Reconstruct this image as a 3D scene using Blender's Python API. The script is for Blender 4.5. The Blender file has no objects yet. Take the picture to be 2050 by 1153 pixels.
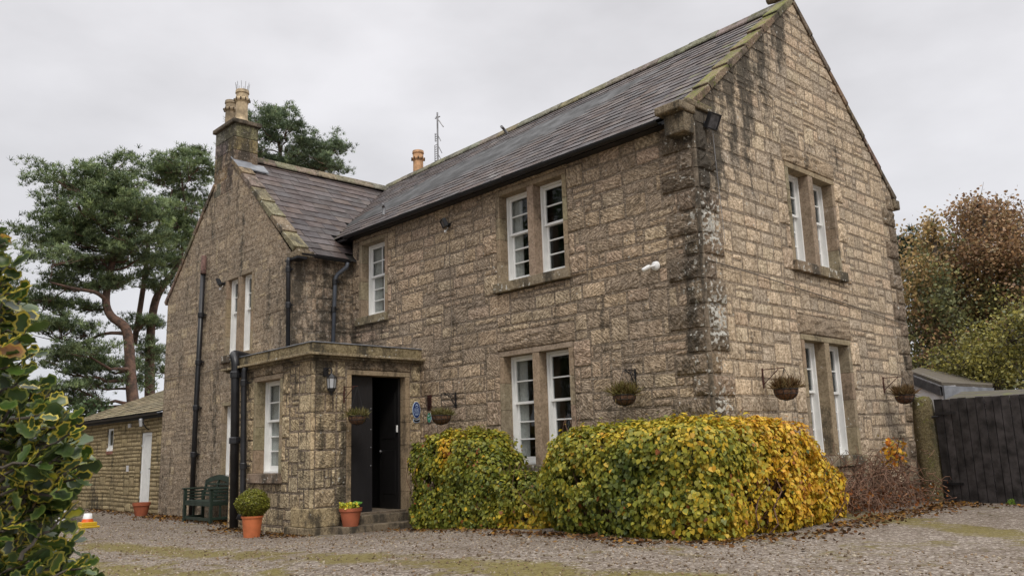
import bpy, bmesh, math, random
import numpy as np
from mathutils import Vector, Matrix

SC = bpy.context.scene
COL = SC.collection
rnd = random.Random(7)
nrs = np.random.RandomState(11)

# ------------------------------------------------------------------ camera
CAM = np.array([6.0415, -9.213, 1.2045])
YAW, PIT, ROL, FPX = 0.80896, 0.19147, -0.03031, 1687.4
def _basis():
    F = np.array([-math.sin(YAW)*math.cos(PIT), math.cos(YAW)*math.cos(PIT), math.sin(PIT)])
    r0 = np.array([math.cos(YAW), math.sin(YAW), 0.0]); u0 = np.cross(r0, F)
    return (math.cos(ROL)*r0+math.sin(ROL)*u0, -math.sin(ROL)*r0+math.cos(ROL)*u0, F)
CR, CU, CF = _basis()
cam = bpy.data.cameras.new('camera'); camo = bpy.data.objects.new('camera', cam); COL.objects.link(camo)
camo.matrix_world = Matrix(((CR[0], CU[0], -CF[0], CAM[0]), (CR[1], CU[1], -CF[1], CAM[1]), (CR[2], CU[2], -CF[2], CAM[2]), (0, 0, 0, 1)))
cam.sensor_width = 36; cam.lens = FPX/2050*36; cam.clip_end = 3000; cam.clip_start = .05
cam.dof.use_dof = True; cam.dof.focus_distance = 12.0; cam.dof.aperture_fstop = 14
SC.camera = camo
def at(px, py, D):
    """a photograph direction at horizontal distance D -> point in the place"""
    v = (px-1025)/FPX*CR-(py-576.5)/FPX*CU+CF
    t = D/math.hypot(v[0], v[1]); return Vector(CAM+t*v)

# ------------------------------------------------------------------ world, sun, exposure
world = bpy.data.worlds.new('World'); SC.world = world; world.use_nodes = True
wn = world.node_tree; wn.nodes.clear()
SUN_EL, SUN_AZ = math.radians(48), math.radians(118)     # azimuth clockwise from +Y
sky = wn.nodes.new('ShaderNodeTexSky'); sky.sky_type = 'NISHITA'; sky.sun_disc = False
sky.sun_elevation = SUN_EL; sky.sun_rotation = SUN_AZ; sky.dust_density = 3
hs = wn.nodes.new('ShaderNodeHueSaturation'); hs.inputs['Saturation'].default_value = .25
wn.links.new(sky.outputs[0], hs.inputs['Color'])
tc = wn.nodes.new('ShaderNodeTexCoord'); sep = wn.nodes.new('ShaderNodeSeparateXYZ')
wn.links.new(tc.outputs['Generated'], sep.inputs[0])
mp = wn.nodes.new('ShaderNodeMapping'); mp.inputs['Scale'].default_value = (1, 1, 2.2)
wn.links.new(tc.outputs['Generated'], mp.inputs[0])
ns = wn.nodes.new('ShaderNodeTexNoise'); ns.inputs['Scale'].default_value = 3.4; ns.inputs['Detail'].default_value = 5
ns.inputs['Roughness'].default_value = .5
wn.links.new(mp.outputs[0], ns.inputs['Vector'])
rp = wn.nodes.new('ShaderNodeValToRGB')           # overcast: bright overhead, paler grey towards the horizon
rp.color_ramp.elements[0].position = 0.0; rp.color_ramp.elements[0].color = (6.6, 6.9, 7.5, 1)
rp.color_ramp.elements[1].position = 1.0; rp.color_ramp.elements[1].color = (30, 29.5, 29.5, 1)
e = rp.color_ramp.elements.new(.12); e.color = (7.4, 7.45, 7.8, 1)
e = rp.color_ramp.elements.new(.5); e.color = (7.9, 7.8, 8.1, 1)
e = rp.color_ramp.elements.new(.72); e.color = (17, 16.8, 17, 1)
wn.links.new(sep.outputs['Z'], rp.inputs[0])
cr = wn.nodes.new('ShaderNodeMapRange'); cr.inputs['From Min'].default_value = .3; cr.inputs['From Max'].default_value = .7
cr.inputs['To Min'].default_value = .84; cr.inputs['To Max'].default_value = 1.14
wn.links.new(ns.outputs[0], cr.inputs[0])
vm = wn.nodes.new('ShaderNodeVectorMath'); vm.operation = 'SCALE'
wn.links.new(rp.outputs[0], vm.inputs[0]); wn.links.new(cr.outputs[0], vm.inputs['Scale'])
mx = wn.nodes.new('ShaderNodeMix'); mx.data_type = 'RGBA'; mx.inputs[0].default_value = .88
wn.links.new(hs.outputs[0], mx.inputs[6]); wn.links.new(vm.outputs[0], mx.inputs[7])
bg = wn.nodes.new('ShaderNodeBackground'); bg.inputs['Strength'].default_value = .1
wo = wn.nodes.new('ShaderNodeOutputWorld')
wn.links.new(mx.outputs[2], bg.inputs[0]); wn.links.new(bg.outputs[0], wo.inputs[0])
sl = bpy.data.lights.new('sun', 'SUN'); sl.energy = 1.35; sl.angle = math.radians(14); sl.color = (1, .95, .87)
so = bpy.data.objects.new('sun', sl); COL.objects.link(so)
sd = Vector((math.sin(SUN_AZ)*math.cos(SUN_EL), math.cos(SUN_AZ)*math.cos(SUN_EL), math.sin(SUN_EL)))
so.rotation_euler = (-sd).to_track_quat('-Z', 'Y').to_euler()
SC.view_settings.view_transform = 'Standard'; SC.view_settings.look = 'None'
SC.view_settings.gamma = 1; SC.view_settings.exposure = .08
SC.cycles.max_bounces = 8; SC.cycles.transparent_max_bounces = 16
SC.cycles.use_denoising = True

# ------------------------------------------------------------------ helpers
def lin(h):
    h = h.lstrip('#'); o = []
    for i in (0, 2, 4):
        c = int(h[i:i+2], 16)/255; o.append(c/12.92 if c <= .04045 else ((c+.055)/1.055)**2.4)
    return tuple(o)
def tag(o, label=None, cat=None, group=None, kind=None):
    if label: o['label'] = label
    if cat: o['category'] = cat
    if group: o['group'] = group
    if kind: o['kind'] = kind
    return o
def empty(name, loc, label, cat, group=None):
    o = bpy.data.objects.new(name, None); COL.objects.link(o); o.location = loc; o.empty_display_size = .2
    return tag(o, label, cat, group)
def copy_tree(o, parent=None):
    c = o.copy(); COL.objects.link(c); c.parent = parent
    for ch in list(o.children): copy_tree(ch, c)
    return c

class MB:
    """collects faces with colour, uv and dirt; build() links ONE mesh object"""
    def __init__(s): s.v = []; s.f = []; s.c = []; s.uv = []; s.d = []; s.m = []
    def face(s, pts, col=(1, 1, 1), uv=None, d=(0, 0, 0), m=0):
        b = len(s.v); s.v += [tuple(p) for p in pts]; s.f.append(tuple(range(b, b+len(pts))))
        s.c.append(col); s.uv.append(uv); s.d.append(d); s.m.append(m)
    def mesh(s, verts, faces, col=(1, 1, 1), uvs=None, d=(0, 0, 0), m=0):
        b = len(s.v); s.v += [tuple(p) for p in verts]
        for k, f in enumerate(faces):
            s.f.append(tuple(b+i for i in f)); s.c.append(col)
            s.uv.append([uvs[i] for i in f] if uvs else None)
            s.d.append([d[i] for i in f] if isinstance(d, list) else d); s.m.append(m)
    def box(s, x0, x1, y0, y1, z0, z1, T=None, col=(1, 1, 1), m=0, d=(0, 0, 0)):
        P = [(x0, y0, z0), (x1, y0, z0), (x1, y1, z0), (x0, y1, z0), (x0, y0, z1), (x1, y0, z1), (x1, y1, z1), (x0, y1, z1)]
        if T: P = [T(*p) for p in P]
        F = [(3, 2, 1, 0), (4, 5, 6, 7), (0, 1, 5, 4), (1, 2, 6, 5), (2, 3, 7, 6), (3, 0, 4, 7)]
        a = Vector(P[1])-Vector(P[0]); b = Vector(P[3])-Vector(P[0]); c = Vector(P[4])-Vector(P[0])
        if a.cross(b).dot(c) < 0: F = [f[::-1] for f in F]
        s.mesh(P, F, col, None, d, m)
    def tube(s, pts, r, n=8, col=(1, 1, 1), m=0, cap=True):
        pts = [Vector(p) for p in pts]; rs = r if isinstance(r, (list, tuple)) else [r]*len(pts)
        prev = None; V = []
        for i, p in enumerate(pts):
            t = (pts[min(i+1, len(pts)-1)]-pts[max(i-1, 0)])
            t = t.normalized() if t.length > 1e-9 else Vector((0, 0, 1))
            if prev is None:
                a = Vector((0, 0, 1)) if abs(t.z) < .9 else Vector((1, 0, 0)); u = t.cross(a).normalized()
            else:
                u = (prev-t*prev.dot(t)); u = u.normalized() if u.length > 1e-6 else t.orthogonal().normalized()
            prev = u; w = t.cross(u)
            for k in range(n):
                an = 2*math.pi*k/n; V.append(p+(u*math.cos(an)+w*math.sin(an))*rs[i])
        F = []
        for i in range(len(pts)-1):
            for k in range(n):
                F.append((i*n+k, i*n+(k+1) % n, (i+1)*n+(k+1) % n, (i+1)*n+k))
        if cap: F.append(tuple(range(n))[::-1]); F.append(tuple((len(pts)-1)*n+k for k in range(n)))
        s.mesh(V, F, col, None, (0, 0, 0), m)
    def lathe(s, prof, c=(0, 0, 0), n=24, col=(1, 1, 1), m=0, T=None):
        V = []
        for r, z in prof:
            for k in range(n):
                a = 2*math.pi*k/n; p = Vector((c[0]+r*math.cos(a), c[1]+r*math.sin(a), c[2]+z)); V.append(T(p) if T else p)
        F = []
        for i in range(len(prof)-1):
            for k in range(n): F.append((i*n+k, i*n+(k+1) % n, (i+1)*n+(k+1) % n, (i+1)*n+k))
        s.mesh(V, F, col, None, (0, 0, 0), m)
    def build(s, name, mats, parent=None, smooth=False, bevel=0):
        me = bpy.data.meshes.new(name); me.from_pydata(s.v, [], s.f)
        mats = mats if isinstance(mats, (list, tuple)) else [mats]
        for m in mats: me.materials.append(m)
        nl = len(me.loops)
        cl = np.ones((nl, 4), np.float32); dr = np.zeros((nl, 4), np.float32); uv = np.zeros((nl, 2), np.float32); i = 0
        for f, c, u, d in zip(s.f, s.c, s.uv, s.d):
            n = len(f); cl[i:i+n, :3] = c
            if u: uv[i:i+n] = u
            if isinstance(d, list): dr[i:i+n, :3] = d
            else: dr[i:i+n, :3] = d
            i += n
        a = me.color_attributes.new('col', 'FLOAT_COLOR', 'CORNER'); a.data.foreach_set('color', cl.ravel())
        a = me.color_attributes.new('dirt', 'FLOAT_COLOR', 'CORNER'); a.data.foreach_set('color', dr.ravel())
        l = me.uv_layers.new(name='UVMap'); l.data.foreach_set('uv', uv.ravel())
        me.polygons.foreach_set('material_index', s.m)
        if smooth: me.polygons.foreach_set('use_smooth', [True]*len(me.polygons))
        o = bpy.data.objects.new(name, me); COL.objects.link(o)
        if parent:
            o.parent = parent; o.matrix_parent_inverse = parent_world(parent).inverted()
        if bevel:
            b = o.modifiers.new('bevel', 'BEVEL'); b.width = bevel; b.segments = 2; b.limit_method = 'ANGLE'
        return o
def parent_world(p):
    m = Matrix.Translation(p.location) @ p.rotation_euler.to_matrix().to_4x4()
    if p.parent: m = parent_world(p.parent) @ p.matrix_parent_inverse @ m
    return m

def cloud(name, TV, TF, TC, pos, rot, scl, cols, mat, parent=None, extra=None):
    """many copies of a small template (leaf) as one mesh. TC: per-face palette index into cols (n,k,3)"""
    n = len(pos); k = len(TV); TV = np.asarray(TV, float)
    V = np.einsum('nij,kj->nki', rot, TV)*np.asarray(scl)[:, None, None]+np.asarray(pos)[:, None, :]
    V = V.reshape(-1, 3); sizes = [len(f) for f in TF]; L = sum(sizes)
    base = np.concatenate([np.array(f) for f in TF])
    loops = (np.arange(n)[:, None]*k+base[None, :]).ravel()
    me = bpy.data.meshes.new(name); me.vertices.add(len(V)); me.vertices.foreach_set('co', V.ravel().astype(np.float32))
    me.loops.add(n*L); me.loops.foreach_set('vertex_index', loops.astype(np.int32))
    me.polygons.add(n*len(TF))
    st = np.concatenate([[0], np.cumsum(sizes)[:-1]])
    me.polygons.foreach_set('loop_start', (np.arange(n)[:, None]*L+st[None, :]).ravel().astype(np.int32))
    me.polygons.foreach_set('loop_total', np.tile(sizes, n).astype(np.int32))
    cl = np.ones((n, L, 4), np.float32); j = 0
    for sz, ci in zip(sizes, TC): cl[:, j:j+sz, :3] = cols[:, None, ci, :]; j += sz
    a = me.color_attributes.new('col', 'FLOAT_COLOR', 'CORNER'); a.data.foreach_set('color', cl.ravel())
    me.materials.append(mat); me.update(calc_edges=True); me.validate()
    o = bpy.data.objects.new(name, me); COL.objects.link(o)
    if parent: o.parent = parent; o.matrix_parent_inverse = parent_world(parent).inverted()
    return o
def rots(n, normal=None, spread=1.0, rs=nrs, hang=0):
    """random frames: local z ~ leaf normal, local y = tip direction"""
    z = rs.normal(size=(n, 3))*spread
    if normal is not None: z += normal
    z /= np.linalg.norm(z, axis=1)[:, None]
    t = rs.normal(size=(n, 3)); t[:, 2] -= hang
    y = t-(t*z).sum(1)[:, None]*z; y /= np.linalg.norm(y, axis=1)[:, None]
    x = np.cross(y, z)
    return np.stack([x, y, z], 2)

# ------------------------------------------------------------------ materials
def nodes(name):
    m = bpy.data.materials.new(name); m.use_nodes = True; nt = m.node_tree
    return m, nt, nt.nodes['Principled BSDF'], nt.nodes['Material Output']
def N(nt, t, **kw):
    n = nt.nodes.new(t)
    for k, v in kw.items():
        if hasattr(n, k): setattr(n, k, v)
        else: n.inputs[k.replace('_', ' ')].default_value = v
    return n
def mixc(nt, fac, a, b, blend='MIX'):
    m = N(nt, 'ShaderNodeMix', data_type='RGBA', blend_type=blend)
    for i, x in ((0, fac), (6, a), (7, b)):
        if hasattr(x, 'links'): nt.links.new(x, m.inputs[i])
        elif i == 0: m.inputs[0].default_value = x
        else: m.inputs[i].default_value = (*x, 1)
    return m.outputs[2]
def mth(nt, op, a, b=0.0, c=None):
    m = N(nt, 'ShaderNodeMath', operation=op)
    for i, x in enumerate((a, b) if c is None else (a, b, c)):
        if hasattr(x, 'links'): nt.links.new(x, m.inputs[i])
        else: m.inputs[i].default_value = x
    return m.outputs[0]
def ramp(nt, x, lo, hi, a=0.0, b=1.0):
    m = N(nt, 'ShaderNodeMapRange', interpolation_type='SMOOTHSTEP')
    nt.links.new(x, m.inputs[0]); m.inputs[1].default_value = lo; m.inputs[2].default_value = hi
    m.inputs[3].default_value = a; m.inputs[4].default_value = b
    return m.outputs[0]
def noise(nt, vec, scale, detail=3, rough=.55):
    n = N(nt, 'ShaderNodeTexNoise'); n.inputs['Scale'].default_value = scale
    n.inputs['Detail'].default_value = detail; n.inputs['Roughness'].default_value = rough
    if vec is not None: nt.links.new(vec, n.inputs['Vector'])
    return n.outputs['Fac']
def stone_mat(name, tool=.5, grain=1.0, moss_up=False, blotch=.35, bumpd=.012, gain=2.22, even=.9):
    m, nt, b, out = nodes(name)
    tcn = N(nt, 'ShaderNodeTexCoord'); P = tcn.outputs['Object']
    uv = N(nt, 'ShaderNodeUVMap').outputs[0]
    col = N(nt, 'ShaderNodeAttribute', attribute_name='col').outputs['Color']
    da = N(nt, 'ShaderNodeAttribute', attribute_name='dirt'); ds = N(nt, 'ShaderNodeSeparateColor'); nt.links.new(da.outputs['Color'], ds.inputs[0])
    n1 = noise(nt, P, 1.1, 4); n2 = noise(nt, P, 6, 4, .6); n3 = noise(nt, P, 38, 3, .6); n4 = noise(nt, P, 120, 2)
    c = mixc(nt, 1.0, col, (gain, gain*1.01, gain*1.0), 'MULTIPLY'); c = mixc(nt, ramp(nt, noise(nt, P, .7, 3), .35, .65, 0, even), c, (.80, .82, .86), 'MULTIPLY'); n5 = noise(nt, P, 17, 4, .65); c = mixc(nt, ramp(nt, n5, .36, .52, .5*even, 0), c, (.42, .38, .33), 'MULTIPLY'); c = mixc(nt, ramp(nt, n2, .3, .75), c, (.72, .70, .67), 'MULTIPLY')
    mm = mixc(nt, ramp(nt, n3, .25, .7, .0, .55*grain), c, (.55, .52, .48), 'MULTIPLY')
    c = mixc(nt, ramp(nt, n4, .45, .75, 0, .3*grain), mm, (.42, .38, .31))
    # grime and algae: patches that follow the painted 'dirt' weights, broken up by noise
    n6 = noise(nt, P, 27, 3, .7); c = mixc(nt, ramp(nt, n6, .40, .54, .62*min(1, grain), 0), c, (.36, .32, .27), 'MULTIPLY')
    mps = N(nt, 'ShaderNodeMapping'); mps.inputs['Scale'].default_value = (3.2, 3.2, .55); nt.links.new(P, mps.inputs[0]); ns_ = noise(nt, mps.outputs[0], 1.0, 5, .65)
    g = mth(nt, 'ADD', mth(nt, 'MULTIPLY', mth(nt, 'SUBTRACT', ns_, .5), 1.7), mth(nt, 'MULTIPLY', mth(nt, 'SUBTRACT', n2, .5), .7)); g = mth(nt, 'ADD', g, .5)
    g = mth(nt, 'ADD', g, mth(nt, 'MULTIPLY', mth(nt, 'SUBTRACT', n3, .5), .35))
    g = mth(nt, 'ADD', g, mth(nt, 'MULTIPLY', ds.outputs['Red'], .55))
    c = mixc(nt, ramp(nt, g, .62, 1.0, 0, .84), c, (.040, .036, .029))
    v = N(nt, 'ShaderNodeTexNoise'); v.inputs['Scale'].default_value = 17; v.inputs['Detail'].default_value = 2.5; nt.links.new(P, v.inputs['Vector'])
    if blotch > .5:
        lm = noise(nt, P, 13, 5, .7); c = mixc(nt, ramp(nt, lm, .54, .66, 0, .5), c, (.46, .41, .34)); c = mixc(nt, ramp(nt, lm, .46, .36, 0, .55), c, (.11, .09, .07))
    li = mth(nt, 'ADD', v.outputs['Fac'], mth(nt, 'MULTIPLY', ds.outputs['Green'], .30))
    li = mth(nt, 'ADD', li, mth(nt, 'MULTIPLY', mth(nt, 'SUBTRACT', n1, .5), .25))
    c = mixc(nt, ramp(nt, li, .745, .785, 0, .85), c, (.52, .51, .46))
    mo = mth(nt, 'ADD', mth(nt, 'MULTIPLY', mth(nt, 'ADD', mth(nt, 'MULTIPLY', n2, .5), mth(nt, 'MULTIPLY', n3, .5)), .9), mth(nt, 'MULTIPLY', ds.outputs['Blue'], .6))
    if moss_up:
        geo = N(nt, 'ShaderNodeNewGeometry'); sx = N(nt, 'ShaderNodeSeparateXYZ'); nt.links.new(geo.outputs['Normal'], sx.inputs[0])
        mo = mth(nt, 'ADD', mo, mth(nt, 'MULTIPLY', sx.outputs['Z'], .12))
    c = mixc(nt, ramp(nt, mo, .72, .95, 0, .85), c, (.19, .21, .03))
    nt.links.new(c, b.inputs['Base Color']); b.inputs['Roughness'].default_value = .93
    b.inputs['Specular IOR Level'].default_value = .25
    # tooling strokes (rotated per stone through the uv map) plus grain
    mpg = N(nt, 'ShaderNodeMapping'); mpg.inputs['Scale'].default_value = (10, 34, 1); nt.links.new(uv, mpg.inputs[0])
    wv = noise(nt, mpg.outputs[0], 1.0, 3, .6)
    c = mixc(nt, ramp(nt, wv, .40, .55, .50*tool, 0), c, (.07, .055, .04)); nt.links.new(c, b.inputs['Base Color'])
    h = mth(nt, 'ADD', mth(nt, 'MULTIPLY', ramp(nt, wv, .35, .65), 1.6*tool), mth(nt, 'MULTIPLY', n3, 1.2*grain))
    h = mth(nt, 'ADD', h, mth(nt, 'MULTIPLY', n4, .5*grain))
    bp = N(nt, 'ShaderNodeBump'); bp.inputs['Strength'].default_value = .9; bp.inputs['Distance'].default_value = bumpd
    nt.links.new(h, bp.inputs['Height']); nt.links.new(bp.outputs[0], b.inputs['Normal'])
    return m
def plain(name, col, rough=.6, var=.15, scale=8, bump=0, metal=0, spec=.4, attr=False):
    m, nt, b, out = nodes(name); P = N(nt, 'ShaderNodeTexCoord').outputs['Object']
    n = noise(nt, P, scale, 4); dark = tuple(x*(1-var*2) for x in col); lite = tuple(min(1, x*(1+var)) for x in col)
    c = mixc(nt, ramp(nt, n, .25, .75), dark, lite)
    if attr: c = mixc(nt, 1.0, c, N(nt, 'ShaderNodeAttribute', attribute_name='col').outputs['Color'], 'MULTIPLY')
    nt.links.new(c, b.inputs['Base Color']); b.inputs['Roughness'].default_value = rough
    b.inputs['Metallic'].default_value = metal; b.inputs['Specular IOR Level'].default_value = spec
    if bump:
        bp = N(nt, 'ShaderNodeBump'); bp.inputs['Strength'].default_value = .6; bp.inputs['Distance'].default_value = bump
        nt.links.new(noise(nt, P, scale*5, 3), bp.inputs['Height']); nt.links.new(bp.outputs[0], b.inputs['Normal'])
    return m
def leaf_mat(name, rough=.5, trans=.25, spec=.35, gain=1.0):
    m, nt, b, out = nodes(name); c = mixc(nt, 1.0, N(nt, 'ShaderNodeAttribute', attribute_name='col').outputs['Color'], (gain, gain, gain*.95), 'MULTIPLY')
    P = N(nt, 'ShaderNodeTexCoord').outputs['Object']
    c = mixc(nt, ramp(nt, noise(nt, P, 60, 2), .3, .7, 0, .5), c, (.72, .68, .6), 'MULTIPLY')
    nt.links.new(c, b.inputs['Base Color']); b.inputs['Roughness'].default_value = rough; b.inputs['Specular IOR Level'].default_value = spec
    t = N(nt, 'ShaderNodeBsdfTranslucent'); nt.links.new(c, t.inputs[0])
    mxs = N(nt, 'ShaderNodeMixShader'); mxs.inputs[0].default_value = trans
    nt.links.new(b.outputs[0], mxs.inputs[1]); nt.links.new(t.outputs[0], mxs.inputs[2]); nt.links.new(mxs.outputs[0], out.inputs[0])
    return m
def glass_mat():
    m, nt, b, out = nodes('window_glass'); nt.nodes.remove(b)
    lw = N(nt, 'ShaderNodeLayerWeight'); lw.inputs[0].default_value = .5; fr = mth(nt, 'MULTIPLY_ADD', mth(nt, 'POWER', lw.outputs['Facing'], 5.0), .95, .035)
    t = N(nt, 'ShaderNodeBsdfTransparent'); t.inputs[0].default_value = (.8, .82, .82, 1)
    g = N(nt, 'ShaderNodeBsdfGlossy'); g.inputs['Roughness'].default_value = .02
    P = N(nt, 'ShaderNodeTexCoord').outputs['Object']
    bp = N(nt, 'ShaderNodeBump'); bp.inputs['Strength'].default_value = .15; bp.inputs['Distance'].default_value = .02
    nt.links.new(noise(nt, P, 5, 1), bp.inputs['Height']); nt.links.new(bp.outputs[0], g.inputs['Normal'])
    mxs = N(nt, 'ShaderNodeMixShader'); nt.links.new(fr, mxs.inputs[0])
    nt.links.new(t.outputs[0], mxs.inputs[1]); nt.links.new(g.outputs[0], mxs.inputs[2]); nt.links.new(mxs.outputs[0], out.inputs[0])
    return m
def slate_mat():
    m, nt, b, out = nodes('slate'); P = N(nt, 'ShaderNodeTexCoord').outputs['Object']
    col = N(nt, 'ShaderNodeAttribute', attribute_name='col').outputs['Color']
    da = N(nt, 'ShaderNodeAttribute', attribute_name='dirt'); ds = N(nt, 'ShaderNodeSeparateColor'); nt.links.new(da.outputs['Color'], ds.inputs[0])
    c = mixc(nt, ramp(nt, noise(nt, P, 9, 4), .3, .7), col, (.7, .66, .62), 'MULTIPLY')
    c = mixc(nt, ramp(nt, noise(nt, P, 45, 2), .62, .8, 0, .25), c, (.16, .15, .13))
    mo = mth(nt, 'ADD', noise(nt, P, 5, 4), mth(nt, 'MULTIPLY', ds.outputs['Blue'], .5))
    c = mixc(nt, ramp(nt, mo, .72, .9, 0, .8), c, (.13, .14, .035))
    pl = mth(nt, 'ADD', noise(nt, P, 11, 5), mth(nt, 'MULTIPLY', ds.outputs['Green'], .5))
    c = mixc(nt, ramp(nt, pl, .70, 1.0, 0, .6), c, (.30, .28, .26))
    nt.links.new(c, b.inputs['Base Color']); b.inputs['Specular IOR Level'].default_value = .2
    nt.links.new(ramp(nt, noise(nt, P, 3, 3), .3, .7, .45, .68), b.inputs['Roughness'])
    bp = N(nt, 'ShaderNodeBump'); bp.inputs['Strength'].default_value = .5; bp.inputs['Distance'].default_value = .006
    nt.links.new(noise(nt, P, 30, 4), bp.inputs['Height']); nt.links.new(bp.outputs[0], b.inputs['Normal'])
    return m
def bark_mat(name, a, b_):
    m, nt, b, out = nodes(name); P = N(nt, 'ShaderNodeTexCoord').outputs['Object']
    c = mixc(nt, ramp(nt, noise(nt, P, 5, 5, .65), .35, .65), a, b_)
    nt.links.new(c, b.inputs['Base Color']); b.inputs['Roughness'].default_value = .95
    bp = N(nt, 'ShaderNodeBump'); bp.inputs['Distance'].default_value = .03
    nt.links.new(noise(nt, P, 12, 4), bp.inputs['Height']); nt.links.new(bp.outputs[0], b.inputs['Normal'])
    return m

M = dict(
    front=stone_mat('tooled_stone', .9, 1.0), gable=stone_mat('gable_stone', .25, 1.2), wing=stone_mat('rubble_render', .12, 1.15, blotch=.8, bumpd=.02),
    trim=stone_mat('dressed_stone', .0, .6, bumpd=.005, gain=1.55, even=.5), coping=stone_mat('mossy_coping', .0, 1.3, True),
    white=plain('white_paint', (.80, .80, .78), .45, .04, 5), glass=glass_mat(), slate=slate_mat(),
    black=plain('black_iron', (.016, .016, .018), .35, .2, 6, .002), gutter=plain('gutter_black', (.012, .012, .014), .4, .2),
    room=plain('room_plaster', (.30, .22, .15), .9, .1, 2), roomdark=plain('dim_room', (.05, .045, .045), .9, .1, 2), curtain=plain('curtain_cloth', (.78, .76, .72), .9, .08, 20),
    door=plain('door_paint', (.018, .0165, .018), .5, .12, 3, .001), doorin=plain('inner_door', (.012, .011, .011), .5, .1),
    lead=plain('lead', (.20, .21, .23), .5, .15, 6, .003), mortar_ridge=stone_mat('ridge_stone', 0, 1.2, True),
    pot_t=plain('terracotta', (.36, .105, .05), .75, .12, 6, .002), pot_o=plain('orange_clay', (.52, .15, .055), .6, .12, 7, .001),
    potr=plain('red_clay', (.33, .085, .045), .6, .1, 6), chim=plain('buff_clay', (.50, .39, .25), .85, .25, 7, .004, attr=True),
    leaf=leaf_mat('leaf', .42, .27, .3, 1.42), needle=leaf_mat('needles', .6, .12, .2, 1.12), dry=leaf_mat('dry_leaf', .8, .15, .1), hol=leaf_mat('holly_leaf', .35, .2, .45, 1.35),
    pine=bark_mat('pine_bark', (.075, .052, .042), (.20, .118, .085)), bark=bark_mat('grey_bark', (.05, .042, .034), (.11, .09, .07)),
    twig=bark_mat('twig', (.11, .06, .04), (.21, .115, .07)), green=plain('bench_paint', (.022, .036, .026), .45, .2, 8),
    wood=plain('black_boards', (.042, .037, .037), .65, .4, 7, .006, attr=True), render=plain('pale_render', (.60, .59, .60), .9, .05, 3),
    yellow=plain('yellow_plastic', (.55, .36, .02), .4, .05), orange=plain('orange_plastic', (.70, .12, .02), .4, .05), whitep=plain('white_plastic', (.74, .74, .73), .4, .04),
    lampg=plain('lamp_glass', (.42, .43, .44), .12, .05), lens=plain('floodlight_lens', (.10, .10, .11), .15, .3, 12), coir=plain('coir', (.13, .07, .042), .95, .3, 40, .01), rust=plain('rusty_iron', (.07, .022, .015), .8, .3, 20),
    claytop=plain('weathered_clay', (.15, .085, .07), .85, .3, 12, .004), greyp=plain('grey_pipe', (.085, .095, .115), .35, .15, 4),
    blue=plain('blue_enamel', (.012, .03, .13), .3, .05), greens=plain('green_enamel', (.03, .27, .14), .3, .05), pale=plain('pale_enamel', (.45, .55, .70), .4, .03),
    soil=plain('soil', (.03, .02, .013), .95, .3, 30, .01), galv=plain('galvanised', (.30, .30, .31), .5, .2, 5, 0, .6), cable=plain('cable_sheath', (.16, .13, .10), .6, .2))

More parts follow.
